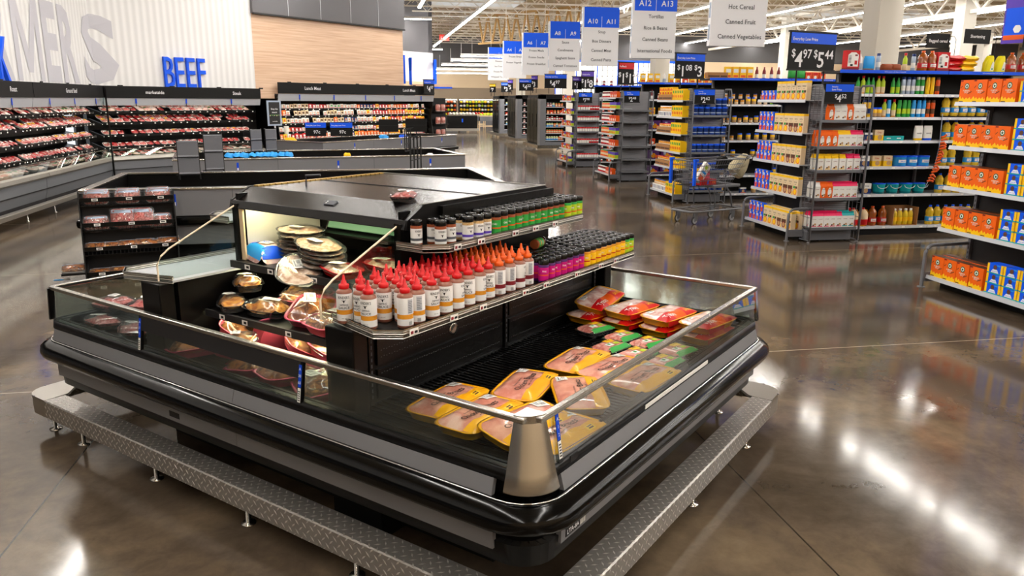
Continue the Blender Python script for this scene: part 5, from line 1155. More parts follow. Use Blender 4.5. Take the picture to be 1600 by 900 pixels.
def hsign(x, y, z, txt, lab, w=.48):
    t = empty('shelf_sign', lab, 'sign', (x, y, z), .12)
    b = MB(); b.box(-w/2, w/2, 0, .01, 0, .2, 'black_matte'); b.build('board', t)
    b = MB(); b.text(txt, .062, (0, -.002, .08), (1, 0, 0), (0, 0, 1), 'sign_white'); b.build('lettering', t)
    b = MB(); b.tube([(w/2, .005, .17), (w/2+.08, .005, .17), (w/2+.12, .005, .13), (w/2+.12, .005, -.42)], .005, 'ink', 5); b.build('arm', t)
hsign(8.82, 10.4, 2.75, 'Shortening', 'black shelf sign reading Shortening above the first row')
hsign(8.22, 10.45, 2.68, 'Bagged cereal', 'black shelf sign reading Bagged cereal half hidden by red bags', .42)
hsign(8.7, 14.65, 2.7, 'Sauces', 'distant small black sign above the second row', .4)
def netting():
    t = empty('toy_garland', 'hanging string of orange toys on a clip strip beside the oils', 'garland', (8.17, 10.10, 0))
    b = MB(); b.tube([(0, 0, 1.75), (.0, -.02, 1.3), (-.05, -.04, .95), (-.16, -.04, .7)], .006, 'silver_blue', 5); b.build('clip_strip', t)
    for k in range(16):
        b = MB(); z = 1.42-k*.042; x = .04-(k/16)**2*.16; a = rnd.uniform(-1, 1)
        b.tube([(x-.04, -.04, z), (x, -.05, z+.012), (x+.045*cos(a), -.06, z+.045*sin(a))], .016, 'orange', 6); b.build('orange_toy', t)
netting()
# --- second row: snack jars, coffee cans
gondola_end(2, YC[2], name='second', front_z=(.15, .64, .95, 1.29, 1.61, 1.92), wz=(.25, .62, .97, 1.29, 1.65))
for i, z in enumerate((.15, .64, .95, 1.29, 1.61, 1.92)):
    xs = 5.84+.08-(.05 if i == 0 else 0); lv = '%s shelf of the second aisle end' % ORD[i]
    if i in (0, 4): row(['waterp']*3, (xs, 15.36), (xs, 14.66), z, -pi/2, 'on the '+lv, 'on the '+lv); row(['jarb' if i == 0 else 'jarw']*8, (xs, 15.36), (xs, 14.66), z+.10, -pi/2, 'above the cartons on the '+lv, 'on the '+lv)
    elif i == 5: row(['case']*3, (xs, 15.36), (xs, 14.66), z, -pi/2, 'on the '+lv, 'on the '+lv); row(['ypack']*5, (xs, 15.36), (xs, 14.66), z+.08, -pi/2, 'above the trays on the '+lv, 'on the '+lv)
    else: row(['case']*3, (xs, 15.36), (xs, 14.66), z, -pi/2, 'on the '+lv, 'on the '+lv); row([('jary', 'jarr')[i % 2]]*8, (xs, 15.36), (xs, 14.66), z+.08, -pi/2, 'standing in the trays on the '+lv, 'on the '+lv)
    row(['ybox']*6, (xs, 14.62), (xs, 14.1), z, -pi/2, 'on the '+lv, 'on the '+lv)
WY = YC[2]-.67-.12
for i, z in enumerate((.25, .62, .97, 1.29, 1.65)):
    row(['can']*6, (WX0+.0, WY), (WX1-.0, WY), z, 0, 'on the %s shelf of the coffee can unit' % ORD[i], 'on the %s can shelf' % ORD[i])
row(['can', 'can', 'can', None, 'can', 'can'], (WX0+.02, WY), (WX1-.02, WY), 1.65+.155, 0, 'stacked above others on the coffee can unit', 'stacked on the can unit')
price_board(6.16, 13.84, 1.86, .42, .28, 0, [(.0, '2', '62')], 'small two sixty-two price sign above the coffee cans', small=True, legs=False)
price_board(5.98, 14.14, 2.32, .66, .46, R(14), [(-.26, '1', '08'), (.33, '3', '')], 'large black price sign reading 1.08 and 3 over the coffee cans')
run(14.36, 6.75, 9.6, (.12, .48, .84, 1.16, 1.5, 1.85), 'second', secs=2)
for i, (z, ks) in enumerate(((.12, ['ypj', None, 'smallbox', 'ypj', 'ypj', 'smallbox', 'ypj', 'ypj', 'jarb']), (.48, ['ypj', 'smallbox', 'ypj', None, 'jarb', 'jarb', 'ypj', 'ypj', 'ypj', 'ypj', 'smallbox']), (.84, ['ypj', 'ypj', None, 'ypj', 'waterp', 'waterp', None, 'ypj', 'jary', 'jary']), (1.16, ['jary', 'jary', 'ypj', 'ypj', 'ypj', 'ypj', 'ypj', 'ypj', 'case', 'jary', 'jary', None]), (1.5, ['jarb', 'jarb', 'ypj', 'jarb', 'ypj', 'jarb', 'ypj', 'ypj', 'ypj', 'ypj', 'jarb', 'jarb', 'jarb', 'jarb', 'jarb', 'jary', 'jary', 'jarr']), (1.85, ['ypj', 'ypj', 'jarb', 'jarb', 'ypj', 'ypj', 'jarb', 'jarb', 'oliv', 'oliv', 'jary', 'ypj', 'jary', 'jary', 'jarr', 'jarr', 'jarr']))):
    rr(ks, 6.8, 8.9, 14.38, z, 'on the %s shelf of the second row' % ORD[i])
rr(['jarw', 'jarb', 'jarb', 'jarb', 'jarb', 'jarb', 'jarb', 'oliv', 'oliv', 'jary', 'jary'], 6.8, 8.5, 14.38, 1.85+.104, 'in the upper layer of the second row')
rr(['case', 'case', 'ycan', 'ycan', 'ycan', 'ycan', 'redbot', 'redbot', 'redbot', 'redbot', None, 'gbag', 'gbag', 'mixbox', 'mixbox', 'mixbox'], 6.5, 8.95, 14.38, 2.335, 'on top of the second row')
# --- third row
gondola_end(3, YC[3], name='third', front_z=(.15, .54, .84, 1.12, 1.42, 1.72, 1.98), wz=(.25, .54, .84, 1.12, 1.42, 1.69))
for i, z in enumerate((.15, .54, .84, 1.12, 1.42, 1.72, 1.98)):
    xs = 5.84+.08-(.05 if i == 0 else 0); lv = '%s shelf of the third aisle end' % ORD[i]
    row([('rjar', 'ojar')[i % 2]]*7, (xs, 19.4), (xs, 18.75), z, -pi/2, 'on the '+lv, 'on the '+lv); row(['mixv' if i % 2 else 'mixbox']*4, (xs, 18.72), (xs, 18.18), z, -pi/2, 'on the '+lv, 'on the '+lv)
price_board(6.16, 17.94, 1.87, .40, .28, 0, [(.0, '2', '48')], 'small two forty-eight price sign over empty grey shelves', small=True, legs=False)
price_board(6.1, 18.2, 2.28, .46, .52, R(20), [(-.2, '1', ''), (.25, '1', '44')], 'black price sign with red header over the empty shelf unit', title='Rollback', head='bright_red')
run(18.45, 6.75, 9.6, (.12, .5, .86, 1.22, 1.58, 1.94), 'third', secs=2)
for i, (z, ks) in enumerate(((.12, ['purp']*6), (.5, ['purp']*6), (.86, ['mixbox', None, 'tealbox', None, 'tealbox', 'mixbox', None]), (1.22, ['purp']*6), (1.58, ['ypack']*9), (1.94, ['redbot', 'rjar', 'bjar', 'redbot', 'rjar', 'bjar', 'redbot', 'rjar', 'bjar', 'rjar', 'bjar']))):
    rr(ks, 6.8, 8.9, 18.47, z, 'on the %s shelf of the third row' % ORD[i])
rr(['ycan', 'ycan', 'ycan', 'white', 'ycan', 'ycan', 'mixbox', 'ycan', 'ycan', 'ycan', 'ycan', 'mixv', 'mixv'], 6.55, 8.9, 18.47, 2.335, 'on top of the third row')
# --- fourth row
gondola_end(4, YC[4], name='fourth', front_z=(.15, .5, .84, 1.18, 1.52, 1.9), wz=(.28, .70, 1.03, 1.34, 1.64))
for i, z in enumerate((.15, .5, .84, 1.18, 1.52, 1.9)):
    xs = 5.84+.08-(.05 if i == 0 else 0); lv = '%s shelf of the fourth aisle end' % ORD[i]
    row(['mixbox', 'rjar', 'mixv', 'mixbox', 'ojar', 'mixbox', 'mixv'], (xs, 23.55), (xs, 22.34), z, -pi/2, 'on the '+lv, 'on the '+lv)
WY = YC[4]-.67-.12
for i, z in enumerate((.28, .70, 1.03, 1.34, 1.64)):
    row(['redj']*5+['redj2' if i in (1, 4) else 'redj']*4, (WX0+.02, WY), (WX1-.02, WY), z, 0, 'on the %s shelf of the creamer unit' % ORD[i], 'on the %s creamer shelf' % ORD[i])
price_board(6.2, 22.08, 1.84, .40, .3, 0, [(.0, '7', '98')], 'small seven ninety-eight price sign over the red-lidded creamers', small=True, legs=False)
price_board(6.0, 22.3, 2.22, .3, .36, R(20), [(0, '1', '')], 'smaller of two black price signs over the creamer unit', head='violet'); price_board(6.32, 22.3, 2.24, .42, .5, R(16), [(-.2, '1', ''), (.24, '8', '')], 'taller of two black price signs over the creamer unit', head='violet')
run(22.6, 6.75, 9.6, (.12, .5, .86, 1.22, 1.58, 1.94), 'fourth', secs=2)
for i, z in enumerate((.12, .5, .86, 1.22, 1.58, 1.94)): rr(['rjar', 'mixbox', 'ojar', 'redbot', 'mixbox', 'rjar', 'ojar', 'mixv', 'rjar'], 6.8, 8.9, 22.62, z, 'on the %s shelf of the fourth row' % ORD[i])
rr(['redbot', 'rjar', 'rjar', 'redbot', 'mixbox', 'redbot', 'redbot', 'rjar', 'mixbox'], 6.6, 8.6, 22.62, 2.335, 'on top of the fourth row')
# --- upright freezers at the frozen aisle ends
def freezer(yn, x0, name, keys, dep=2.6, w=1.0):
    T = empty('upright_freezer', 'tall black and grey upright freezer case at the %s frozen aisle end' % name, 'freezer', (x0+w/2, yn+dep/2, 0)); O = (x0+w/2, yn+dep/2, 0); x1 = x0+w; y1 = yn+dep
    b = MB(); b.box(x0+.05, x1, yn+.42, y1, .2, 2.1, 'black_matte'); b.box(x0, x0+.22, yn, yn+.45, .2, 2.1, 'cool_grey'); b.box(x1-.06, x1, yn, yn+.45, .2, 2.1, 'black'); b.box(x0, x1, yn, yn+.45, 1.95, 2.12, 'black'); b.build('cabinet', T, off=O)
    b = MB(); b.box(x0-.12, x1+.05, yn-.12, y1+.1, .12, .24, 'steel'); b.build('bumper_rail', T, off=O)
    for x, y in ((x0, yn), (x1-.1, yn), (x0, y1), (x0, yn+1.2)): b = MB(); b.lathe([(.04, 0), (.015, .02), (.015, .13)], x, y, 0, 8, 'steel'); b.build('foot', T, off=O)
    b = MB(); b.box(x0+.2, x1, yn-.02, yn+.45, .24, .36, 'cool_grey'); b.build('kick_panel', T, off=O)
    for k in range(3):
        ya = yn+.5+k*.7
        b = MB(); b.box(x0+.01, x0+.04, ya, ya+.66, .3, 2.0, 'black'); b.box(x0, x0+.012, ya+.06, ya+.6, .4, 1.92, 'case_glass'); dr = b.build('door', T, off=O); b = MB(); b.tube([(x0-.02, ya+.05, .9), (x0-.02, ya+.05, 1.4)], .012, 'ink', 6); b.build('handle', dr, off=O)
    zs = (.42, .68, .92, 1.16, 1.4, 1.66)
    for z in zs:
        b = MB(); b.box(x0+.22, x1-.06, yn+.02, yn+.42, z-.012, z, 'black'); b.box(x0+.22, x1-.06, yn+.01, yn+.02, z-.02, z+.012, 'light_grey'); b.build('shelf', T, off=O)
    for i, z in enumerate(zs):
        row(keys[i], (x0+.25, yn+.1), (x1-.08, yn+.1), z, 0, 'on the %s shelf of the %s freezer end' % (ORD[i], name), 'on the %s shelf, %s freezer' % (ORD[i], name))
freezer(29.2, 6.45, 'nearest', [['bjar']*5+['ojar']*2, ['ojar']*7, ['bjar']*3+['ojar', 'bjar', 'ojar', 'bjar'], ['rjar', 'redj', 'rjar', 'redj2', 'rjar', 'redj2', 'redj2'], ['ojar', 'mixbox', 'ojar', 'ojar', 'mixbox'], ['rjar', 'rjar', 'bjar', 'ojar', 'ojar', 'ojar']])
freezer(34.6, 6.6, 'middle', [['rjar', 'rjar', 'redj'], ['rjar', 'rjar', 'white'], ['rjar', 'redj2', 'redj'], ['rjar', 'white', 'rjar'], ['rjar', 'rjar', 'rjar'], ['rjar', 'redj', 'rjar']], w=.85)
freezer(39.8, 6.7, 'farthest', [['ycan'], ['bjar', 'bjar'], ['waterp'], ['mixbox', 'bjar'], ['waterp'], ['bjar', 'bjar']], w=.75)
price_board(7.05, 29.3, 2.35, .85, .52, 0, [(-.1, '4', '97')], 'large price sign reading 4.97 over the nearest freezer end'); price_board(7.0, 34.6, 2.32, .65, .5, 0, [(-.05, '4', '22')], 'large price sign reading 4.22 over the middle freezer end'); price_board(7.0, 39.8, 2.3, .5, .48, 0, [(.05, '3', '')], 'price sign reading 3 over the farthest freezer end')
price_board(6.42, 30.2, 2.38, .3, .45, -.9, [(0, '3', '')], 'narrow turned price sign with violet header by the nearest freezer end', head='violet'); price_board(6.45, 35.6, 2.35, .3, .45, -.9, [(0, '5', '')], 'narrow turned price sign with violet header by the middle freezer end', head='violet'); price_board(6.5, 41, 2.3, .35, .42, -.7, [(0, '7', '')], 'narrow turned price sign with yellow header at the farthest freezer', head='yellow')
# ================================================================ meat wall cases
def mtray(nm, part, m, tr, L=.155, W=.16, label='paper', h=.022):
    b = MB(); tray(b, L, W, .028, tr, n=14, e=.5); hf = dome(b, L*.94, W*.92, h, m, .024, .006, n=14, rg=3, e=.5)
    if label: drape(b, -L*.38, -L*.02, W*.02, W*.3, hf, label, 2, .003); drape(b, -L*.3, -L*.1, W*.08, W*.16, hf, 'ink', 1, .004)
    return Stock(tag(b.build(nm), '', 'meat package'))
M_ = {'steak': mtray('steak_pack', '', 'red_meat', 'black_matte'), 'marb': mtray('steak_pack', '', 'marbled_meat', 'white'), 'ground': mtray('ground_beef_pack', '', 'red_meat', 'white', .155, .15, None, .034), 'pale': mtray('pork_pack', '', 'pale_meat', 'white'), 'yel': mtray('labelled_meat_pack', '', 'marbled_meat', 'white', label='yellow'), 'wht': mtray('white_topped_pack', '', 'pale_meat', 'kraft_beige', label='green')}
MN = {'steak': 'dark red steak pack on black tray', 'marb': 'marbled pink steak pack on white tray', 'ground': 'plump ground beef pack', 'pale': 'pale pork pack on white tray', 'yel': 'marbled pack with yellow sticker', 'wht': 'pale pack with green label'}
def wall_case(name, org, rz, L, lab, zs, header, texts, hz=(1.89, 2.14), vz=(1.73, 1.89), well=True, mix=None, where='', ends=(0, 1)):
    T = empty('refrigerated_wall_case', lab, 'refrigerated case', org, rz)
    b = MB(); b.box(0, L, .0, .95, .12, .30, 'dark_grey'); b.prism([(.0, .2), (-.04, .36), (-.05, .55), (.1, .55), (.1, .2)], 'x', 0, L, 'cool_grey'); b.box(0, L, -.056, -.04, .36, .375, 'ink'); b.build('base', T)
    b = MB(); b.prism([(-.06, .54), (-.11, .58), (-.10, .64), (-.03, .66), (.02, .60)], 'x', 0, L, 'aluminium'); b.build('front_rail', T)
    b = MB(); b.prism([(-.03, .655), (.03, .80), (.036, .80), (-.02, .655)], 'x', 0, L, 'case_glass'); b.box(0, L, .026, .042, .797, .81, 'steel'); b.build('front_glass', T)
    b = MB(); b.prism([(.02, .60), (.75, .72), (.75, .70), (.02, .56)], 'x', 0, L, 'black'); b.build('well_deck', T)
    b = MB(); b.box(0, L, .80, .95, .2, vz[1]+.1, 'black'); b.build('back_panel', T)
    for z in zs:
        b = MB(); b.prism([(.22, z-.01), (.80, z+.10), (.80, z+.085), (.22, z-.025)], 'x', .02, L-.02, 'black'); b.box(.02, L-.02, .205, .22, z-.04, z+.006, 'black')
        q = .1
        while q < L-.1: b.box(q, q+.035, .2025, .205, z-.034, z-.012, 'paper'); q += rnd.uniform(.12, .34)
        b.build('shelf', T)
    b = MB(); b.prism([(.02, vz[0]), (-.01, vz[1]), (.9, vz[1]), (.9, vz[1]-.04), (.06, vz[1]-.04), (.05, vz[0])], 'x', 0, L, 'light_grey')
    b.build('valance', T)
    b = MB(); b.box(.02, L-.02, .07, .09, vz[1]-.06, vz[1]-.045, 'lamp_tray'); b.build('case_lamp', T)
    for z in zs: b = MB(); b.box(.04, L-.04, .25, .262, z-.036, z-.028, 'lamp_tray'); b.build('case_lamp', T)
    b = MB(); b.box(0, L, -.03, .0, hz[0], hz[1], 'black_matte')
    q = .3
    while q < L: b.box(q, q+.12, -.04, -.03, hz[1]-.015, hz[1]+.02, 'ink'); q += 1.22
    b.build('header', T)
    b = MB()
    for t, x, sz in texts: b.text(t, sz, (x, -.032, hz[0]+(hz[1]-hz[0])*.36), (1, 0, 0), (0, 0, 1), 'sign_white')
    b.build('header_lettering', T)
    q = .7
    while q < L-.2:
        b = MB(); b.box(q-.02, q+.02, -.008, -.004, vz[0]+.04, vz[1]-.01, 'deep_blue'); b.box(q-.008, q+.008, -.007, -.003, vz[0]-.02, vz[0]+.04, 'ink'); b.build('temperature_tag', T); q += 1.22
    for x in ends:
        x = 0 if x == 0 else L-.03
        b = MB(); b.prism([(.0, .6), (.95, .6), (.95, vz[1]), (.0, vz[1]), (.1, 1.3)], 'x', x, x+.03, 'black'); b.build('end_wall', T)
    c, s_ = cos(rz), sin(rz)
    def at(x, y, z): return (org[0]+x*c-y*s_, org[1]+x*s_+y*c, z)
    if mix:
        for i, z in enumerate((None,)+tuple(zs)):
            x = .12
            lv = 'in the front well' if z is None else 'on the %s shelf' % ORD[i-1]
            while x < L-.1:
                k = rnd.choice(mix[i]); st = .165 if z is not None else .19
                for y, zz, bk in (((.33, z+.03, ''), (.50, z+.10, 'at the back ')) if z is not None else ((.22, .655, ''), (.40, .69, 'at the back '))):
                    if rnd.random() < .08 or (bk and z is not None and z < 1.3): continue
                    if bk: k = rnd.choice(mix[i]) if rnd.random() < .4 else k
                    lv = bk+('in the front well' if z is None else 'on the %s shelf' % ORD[i-1])
                    M_[k].put(at(x, y, zz), 0, '%s %s of the %s' % (MN[k], lv, where), '%s %s, %s' % (MN[k], lv, where), rot=tuple((Matrix.Rotation(rz, 3, 'Z') @ Euler((R(30 if z is not None else 12), rnd.uniform(-.06, .06), rnd.uniform(-.2, .2))).to_matrix()).to_euler()))
                x += st
    return T
mm = [['marb', 'pale', 'steak', 'wht'], ['ground', 'steak', 'marb'], ['marb', 'steak', 'marb', 'yel'], ['ground', 'marb', 'steak', 'yel'], ['marb', 'pale', 'wht', 'steak', 'marb']]
WZ = (.84, 1.10, 1.36, 1.60)
wall_case('roast', (-5.5, 10.6, 0), pi/2, 3.95, 'long grey open meat case under the Roast header along the side wall', WZ, None, [('Roast', 3.2, .11)], mix=mm, where='roast case', ends=(0,))
wall_case('ground', (-5.5, 14.57, 0), pi/2, 3.6, 'grey open meat case under the Ground Beef header beside the glass corner divider', WZ, None, [('Ground Beef', 1.75, .11)], mix=mm, where='ground beef case', ends=())
wall_case('steak', tuple(I(8.98, 16.72, 0)), Q, 4.0, 'grey open meat case under the Steak header below the BEEF letters', WZ, None, [('marketside', 1.15, .10), ('Steak', 3.3, .11)], mix=mm, where='steak case', ends=())
def divider():
    t = empty('corner_divider', 'tall glass divider with black edge post at the corner between the meat cases', 'divider', (-5.38, 17.95, 0))
    b = MB(); b.box(-.0, .03, -.03, 0, .1, 2.1, 'black'); b.build('edge_post', t)
    b = MB(); b.box(-.1, .0, -.02, -.014, .6, 1.9, 'case_glass'); b.build('glass_sheet', t)
divider()
# floor rail before the cases
def kick_rail(p0, L, rz, lab):
    t = empty('floor_rail', lab, 'bumper rail', p0, rz)
    b = MB(); b.box(0, L, -.06, .06, .13, .21, 'aluminium'); b.build('rail_bar', t, bevel=.01)
    x = .3
    while x < L: b = MB(); b.lathe([(.03, 0), (.03, .006), (.012, .01), (.012, .13)], x, 0, 0, 8, 'steel'); b.build('post', t); x += 1.1
kick_rail((-5.25, 10.6, 0), 7.3, pi/2, 'low aluminium floor rail running before the side wall meat cases')
kick_rail(tuple(I(9.4, 16.42, 0)), 3.7, Q, 'low aluminium floor rail running before the steak case')
# lunch meat case
def lunch():
    org = I(13.5, 16.66, 0); L = 6.2
    wall_case('lunch', tuple(org), Q, L, 'black open lunch meat case under two Lunch Meat headers', (.84, 1.03, 1.25, 1.45, 1.64), None, [('Lunch Meat', 1.15, .12), ('Lunch Meat', 5.0, .12)], hz=(2.03, 2.31), vz=(1.84, 2.02))
    def small(nm, c1, c2, w=.11, h=.13, rnd_=True):
        b = MB(); b.box(-w/2, w/2, -.01, .01, 0, h, c1); b.add([(w*.3*cos(a*pi/6), -.012, h*.55+w*.3*sin(a*pi/6)) for a in range(12)], [tuple(range(12))], c2); b.box(-w*.4, w*.4, -.0125, -.01, h*.06, h*.22, 'paper' if c1 != 'paper' else 'red')
        return Stock(tag(b.build(nm), '', 'lunch meat pack'))
    Z_ = {'o': small('sausage_pack', 'coffee_orange', 'kraft_beige'), 'y': small('cheese_pack', 'yellow', 'orange'), 'r': small('sausage_pack', 'bright_red', 'paper'), 'w': small('deli_pack', 'paper', 'flesh'), 'p': small('deli_pack', 'navy', 'flesh'), 'g': small('lunch_kit', 'paper', 'green'), 'b': small('lunch_kit', 'kraft_beige', 'brown')}
    ZN = {'o': 'orange sausage pack', 'y': 'yellow cheese pack', 'r': 'bright red sausage pack', 'w': 'white deli meat pack', 'p': 'navy deli meat pack', 'g': 'white lunch kit with green seal', 'b': 'beige lunch kit'}
    rows_ = [['w', 'r', 'o', 'w', 'p', 'o', 'o', 'y', 'b', 'w'], ['w', 'r', None, None, 'p', 'w', 'r', 'w', 'y', 'b'], ['b', 'w', 'b', 'b', 'p', 'w', 'w', 'r', 'y', 'y'], ['o', 'b', 'w', 'b', 'w', 'w', 'r', 'o', 'y', 'y'], ['w', 'b', 'r', 'g', 'w', 'p', 'r', 'o', 'y', 'w']]
    for i, z in enumerate((.84, 1.03, 1.25, 1.45, 1.64)):
        for n in range(46):
            x = .12+n*.13
            if x > L-.08: break
            k = rows_[i][min(9, int(x/L*10))]
            if k is None or rnd.random() < .04: continue
            if rnd.random() < .2: k = rnd.choice('oyrw')
            p = org+Vector((x*S2-.27*S2, x*S2+.27*S2, 0))
            Z_[k].put((p.x, p.y, z+.006), 0, '%s on the %s shelf of the lunch meat case' % (ZN[k], ORD[i]), '%ss on the %s lunch meat shelf' % (ZN[k], ORD[i]), rot=(R(-8), 0, Q+rnd.uniform(-.08, .08)), sc=(1, 1, rnd.uniform(.85, 1.1)*(.85 if i in (1, 4) else 1)))
    b = MB(); b.box(L, L+.75, .12, .9, .1, 1.95, 'black_matte')
    t = empty('side_rack', 'black narrow rack of snack bags at the end of the lunch meat case', 'rack', I(13.5+L, 16.66), Q)
    b.build('rack_body', t, off=(L, 0, 0))
    for z in (.7, 1.1, 1.5):
        b = MB(); b.box(.05, .7, -.05, .12, z, z+.02, 'black'); b.build('shelf', t)
    for i, z in enumerate((.73, 1.13, 1.53)):
        for x in (.2, .45):
            p = I(13.5+L+x, 16.66+.0); K['bag_s'].put((p.x, p.y, z), 0, 'pinkish snack bag on the %s tier of the side rack' % ORD[i], 'snack bags on the side rack, %s tier' % ORD[i], rot=(0, 0, Q))
K['bag_s'] = pouch('snack_bag', 'bag', .2, .22, .1, 'bacon', 'pale_meat')
lunch()
def posters():
    t = empty('recipe_poster', 'clear framed recipe poster standing between the steak and lunch meat cases', 'poster', I(13.22, 16.5), Q)
    b = MB(); b.box(-.22, .22, 0, .02, 1.22, 1.85, 'silver_blue'); b.box(-.17, .17, -.003, 0, 1.26, 1.81, 'dark_grey'); b.build('frame', t)
    b = MB(); b.text('Shop the', .06, (0, -.005, 1.62), (1, 0, 0), (0, 0, 1), 'sign_white'); b.text('season', .06, (0, -.005, 1.54), (1, 0, 0), (0, 0, 1), 'sign_white'); b.text('marketside', .035, (0, -.005, 1.32), (1, 0, 0), (0, 0, 1), 'sign_white')
    for k in range(9): b.box(-.15+k*.035, -.13+k*.035, -.0045, -.003, 1.46+.01*(k % 3), 1.49+.012*(k % 2), 'green' if k % 2 else 'kraft_beige')
    b.build('print', t)
    b = MB(); b.box(-.02, .02, 0, .02, 0, 1.22, 'light_grey'); b.box(-.2, .2, -.15, .15, 0, .02, 'light_grey'); b.build('stand', t)
    b = MB(); b.lathe([(.05, 1.0), (.065, 1.2), (.0, 1.2)], .35, .0, 0, 12, 'off_white'); tag(b.build('paper_cup_dispenser', None, loc=I(13.22, 16.5), rz=Q), 'white tapered cup dispenser mounted beside the recipe poster', 'dispenser')
posters()
# ================================================================ open coffin freezers
def coffin(name, lab, org, rz, L, W, zr=.9, nt=3, angled=True):
    """origin at the near corner of the rim, x along the near side, y away"""
    T = empty('coffin_freezer', lab, 'freezer', org, rz)
    b = MB(); b.box(.12, L-.12, .12, W-.12, 0, .22, 'black_matte'); b.build('plinth', T)
    def ring(z0, z1, o, th, m, nm, bev=0):
        b = MB(); b.box(-o, L+o, -o, -o+th, z0, z1, m); b.box(-o, L+o, W+o-th, W+o, z0, z1, m); b.box(-o, -o+th, -o+th, W+o-th, z0, z1, m); b.box(L+o-th, L+o, -o+th, W+o-th, z0, z1, m); b.build(nm, T, bevel=bev)
    ring(.58, .875, -.0, .05, 'panel_grey', 'upper_panel'); ring(.24, .47, -.03, .05, 'panel_grey', 'lower_panel'); ring(.22, .6, -.045, .05, 'black', 'tub_shell'); ring(.47, .57, .06, .07, 'black_gloss', 'bumper', .03); ring(.875, .9, .012, .10, 'steel', 'rim_rail', .006)
    b = MB(); b.box(.05, L-.05, .05, W-.05, .45, .47, 'black'); b.build('tub_floor', T)
    ring(.47, .88, -.05, .02, 'black', 'tub_lining')
    b = MB(); b.box(.05, L-.05, W/2-.02, W/2+.02, .47, .80, 'black_matte'); b.build('centre_divider', T)
    for k in range(nt):
        x = L*(k+.6)/nt
        b = MB(); b.box(x-.018, x+.018, -.003, 0, .70, .83, 'deep_blue'); b.box(x-.012, x+.012, -.004, -.003, .70, .74, 'paper'); b.build('temperature_tag', T)
    for x in (L*.33, L*.66): b = MB(); b.box(x-.002, x+.002, -.001, .0, .58, .875, 'ink'); b.build('panel_seam', T)
    return T
coffin('g1', 'long open coffin freezer just behind the meat island', (-3.17, 9.30, 0), R(4), 4.87, 2.15)
coffin('g2', 'long open coffin freezer second behind the meat island', (-3.2, 13.75, 0), R(11), 5.1, 2.1)
c3 = coffin('g3', 'angled open coffin freezer before the lunch meat case', (-1.05, 19.17, 0), R(48), 5.45, 1.7)
def g3_goods():
    for nm, m, px, lab in (('yellow_bag', 'yellow', (-1.9, 20.5), 'crumpled yellow bag lying in the angled coffin freezer'), ('blue_bag', 'sky_blue', (.45, 21.9), 'pale blue bag lying on the rim of the angled coffin freezer'), ('blue_plate_pack', 'blue', (1.0, 22.0), 'bright blue round pack sticking up from the angled coffin freezer')):
        b = MB(); hf = dome(b, .3, .2, .08, m, .0, .02, n=16, rg=4); o = b.build(nm); o.location = (px[0], px[1], .86); o.rotation_euler = (R(25), 0, R(40)); tag(o, lab, 'bag')
    for x, y, m, lab in ((-.4, 15.6, 'yellow', 'small yellow bag on the rim of the second coffin freezer'), (1.2, 15.4, 'paper', 'white torn label leaning in the second coffin freezer')):
        b = MB(); dome(b, .14, .1, .06, m, .0, .01, n=12, rg=3); o = b.build('small_bag'); o.location = (x, y, .82); o.rotation_euler = (R(30), 0, .2); tag(o, lab, 'bag')
    S = Stock(tag((lambda b: (dome(b, .2, .14, .07, 'sky_blue', 0, .015, n=12, rg=3), b)[1])(MB()).build('frozen_bag'), '', 'frozen bag'))
    for k in range(9): S.put((-2.55+k*.13, 15.35+k*.03, .83), 0, 'pale blue frozen bag heaped in the second coffin freezer', 'pale blue frozen bags', rot=(R(rnd.uniform(0, 25)), 0, rnd.uniform(0, 3)))
    S2_ = Stock(tag((lambda b: (dome(b, .16, .12, .05, 'silver_blue', 0, .01, n=10, rg=3), b)[1])(MB()).build('frozen_pack'), '', 'frozen pack'))
    for k in range(10): S2_.put((.15+k*.13, 10.6+(k % 2)*.08, .78), 0, 'silvery frozen pack at the aisle end of the coffin freezer behind the island', 'silvery frozen packs', rot=(R(rnd.uniform(0, 25)), 0, rnd.uniform(0, 3)))
    b = MB()
    for j in range(2): b.box(0, 0.5, 0, .02, .0+j*.0, .33, 'black_matte')
g3_goods()
def louvre(x, y, z, rz, w=.3, h=.46, lab='', grid=False):
    t = empty('shelf_divider_panel' if not grid else 'wire_grid_panel', lab, 'divider panel', (x, y, z), rz)
    if not grid:
        b = MB()
        for k in range(2): z0 = k*h/2; b.prism([(0, z0), (-.03, z0+.02), (-.012, z0+.04), (-.012, z0+h/2-.01), (.0, z0+h/2)], 'x', 0, w, 'mid_grey')
        b.build('louvred_face', t)
        b = MB()
        for x_ in (0, w): b.tube([(x_, .02, -.06), (x_, .02, h+.02)], .012, 'ink', 6)
        b.build('upright', t)
        b = MB()
        for k in range(3): b.tube([(0, .02, k*h/2), (-.04, -.04, k*h/2+.01)], .006, 'ink', 5)
        b.build('hook', t)
    else:
        b = MB()
        for x_ in (0, w*.33, w*.66, w): b.tube([(x_, .0, 0), (x_, 0, h)], .012, 'ink', 6)
        for k in range(4): b.tube([(0, 0, h*k/3), (w, 0, h*k/3)], .01, 'ink', 6)
        b.build('wire_grid', t)
        b = MB()
        for k in range(5): b.tube([(w*.2*k, 0, h-.04*(k % 2)), (w*.2*k+.04, -.08, h+.02)], .006, 'ink', 5)
        b.build('hook', t)
louvre(-2.52, 11.15, .88, R(12), .26, .46, 'dark grey louvred divider panel nearest the bacon rack'); louvre(-2.26, 11.6, .90, R(14), .24, .5, 'dark grey louvred divider panel second from the bacon rack')
louvre(-2.2, 15.7, .9, R(20), .2, .42, 'dark louvred divider panel on the far rim of the second coffin freezer'); louvre(-1.95, 15.9, .9, R(20), .2, .42, 'dark louvred divider panel beside the one on the second freezer rim')
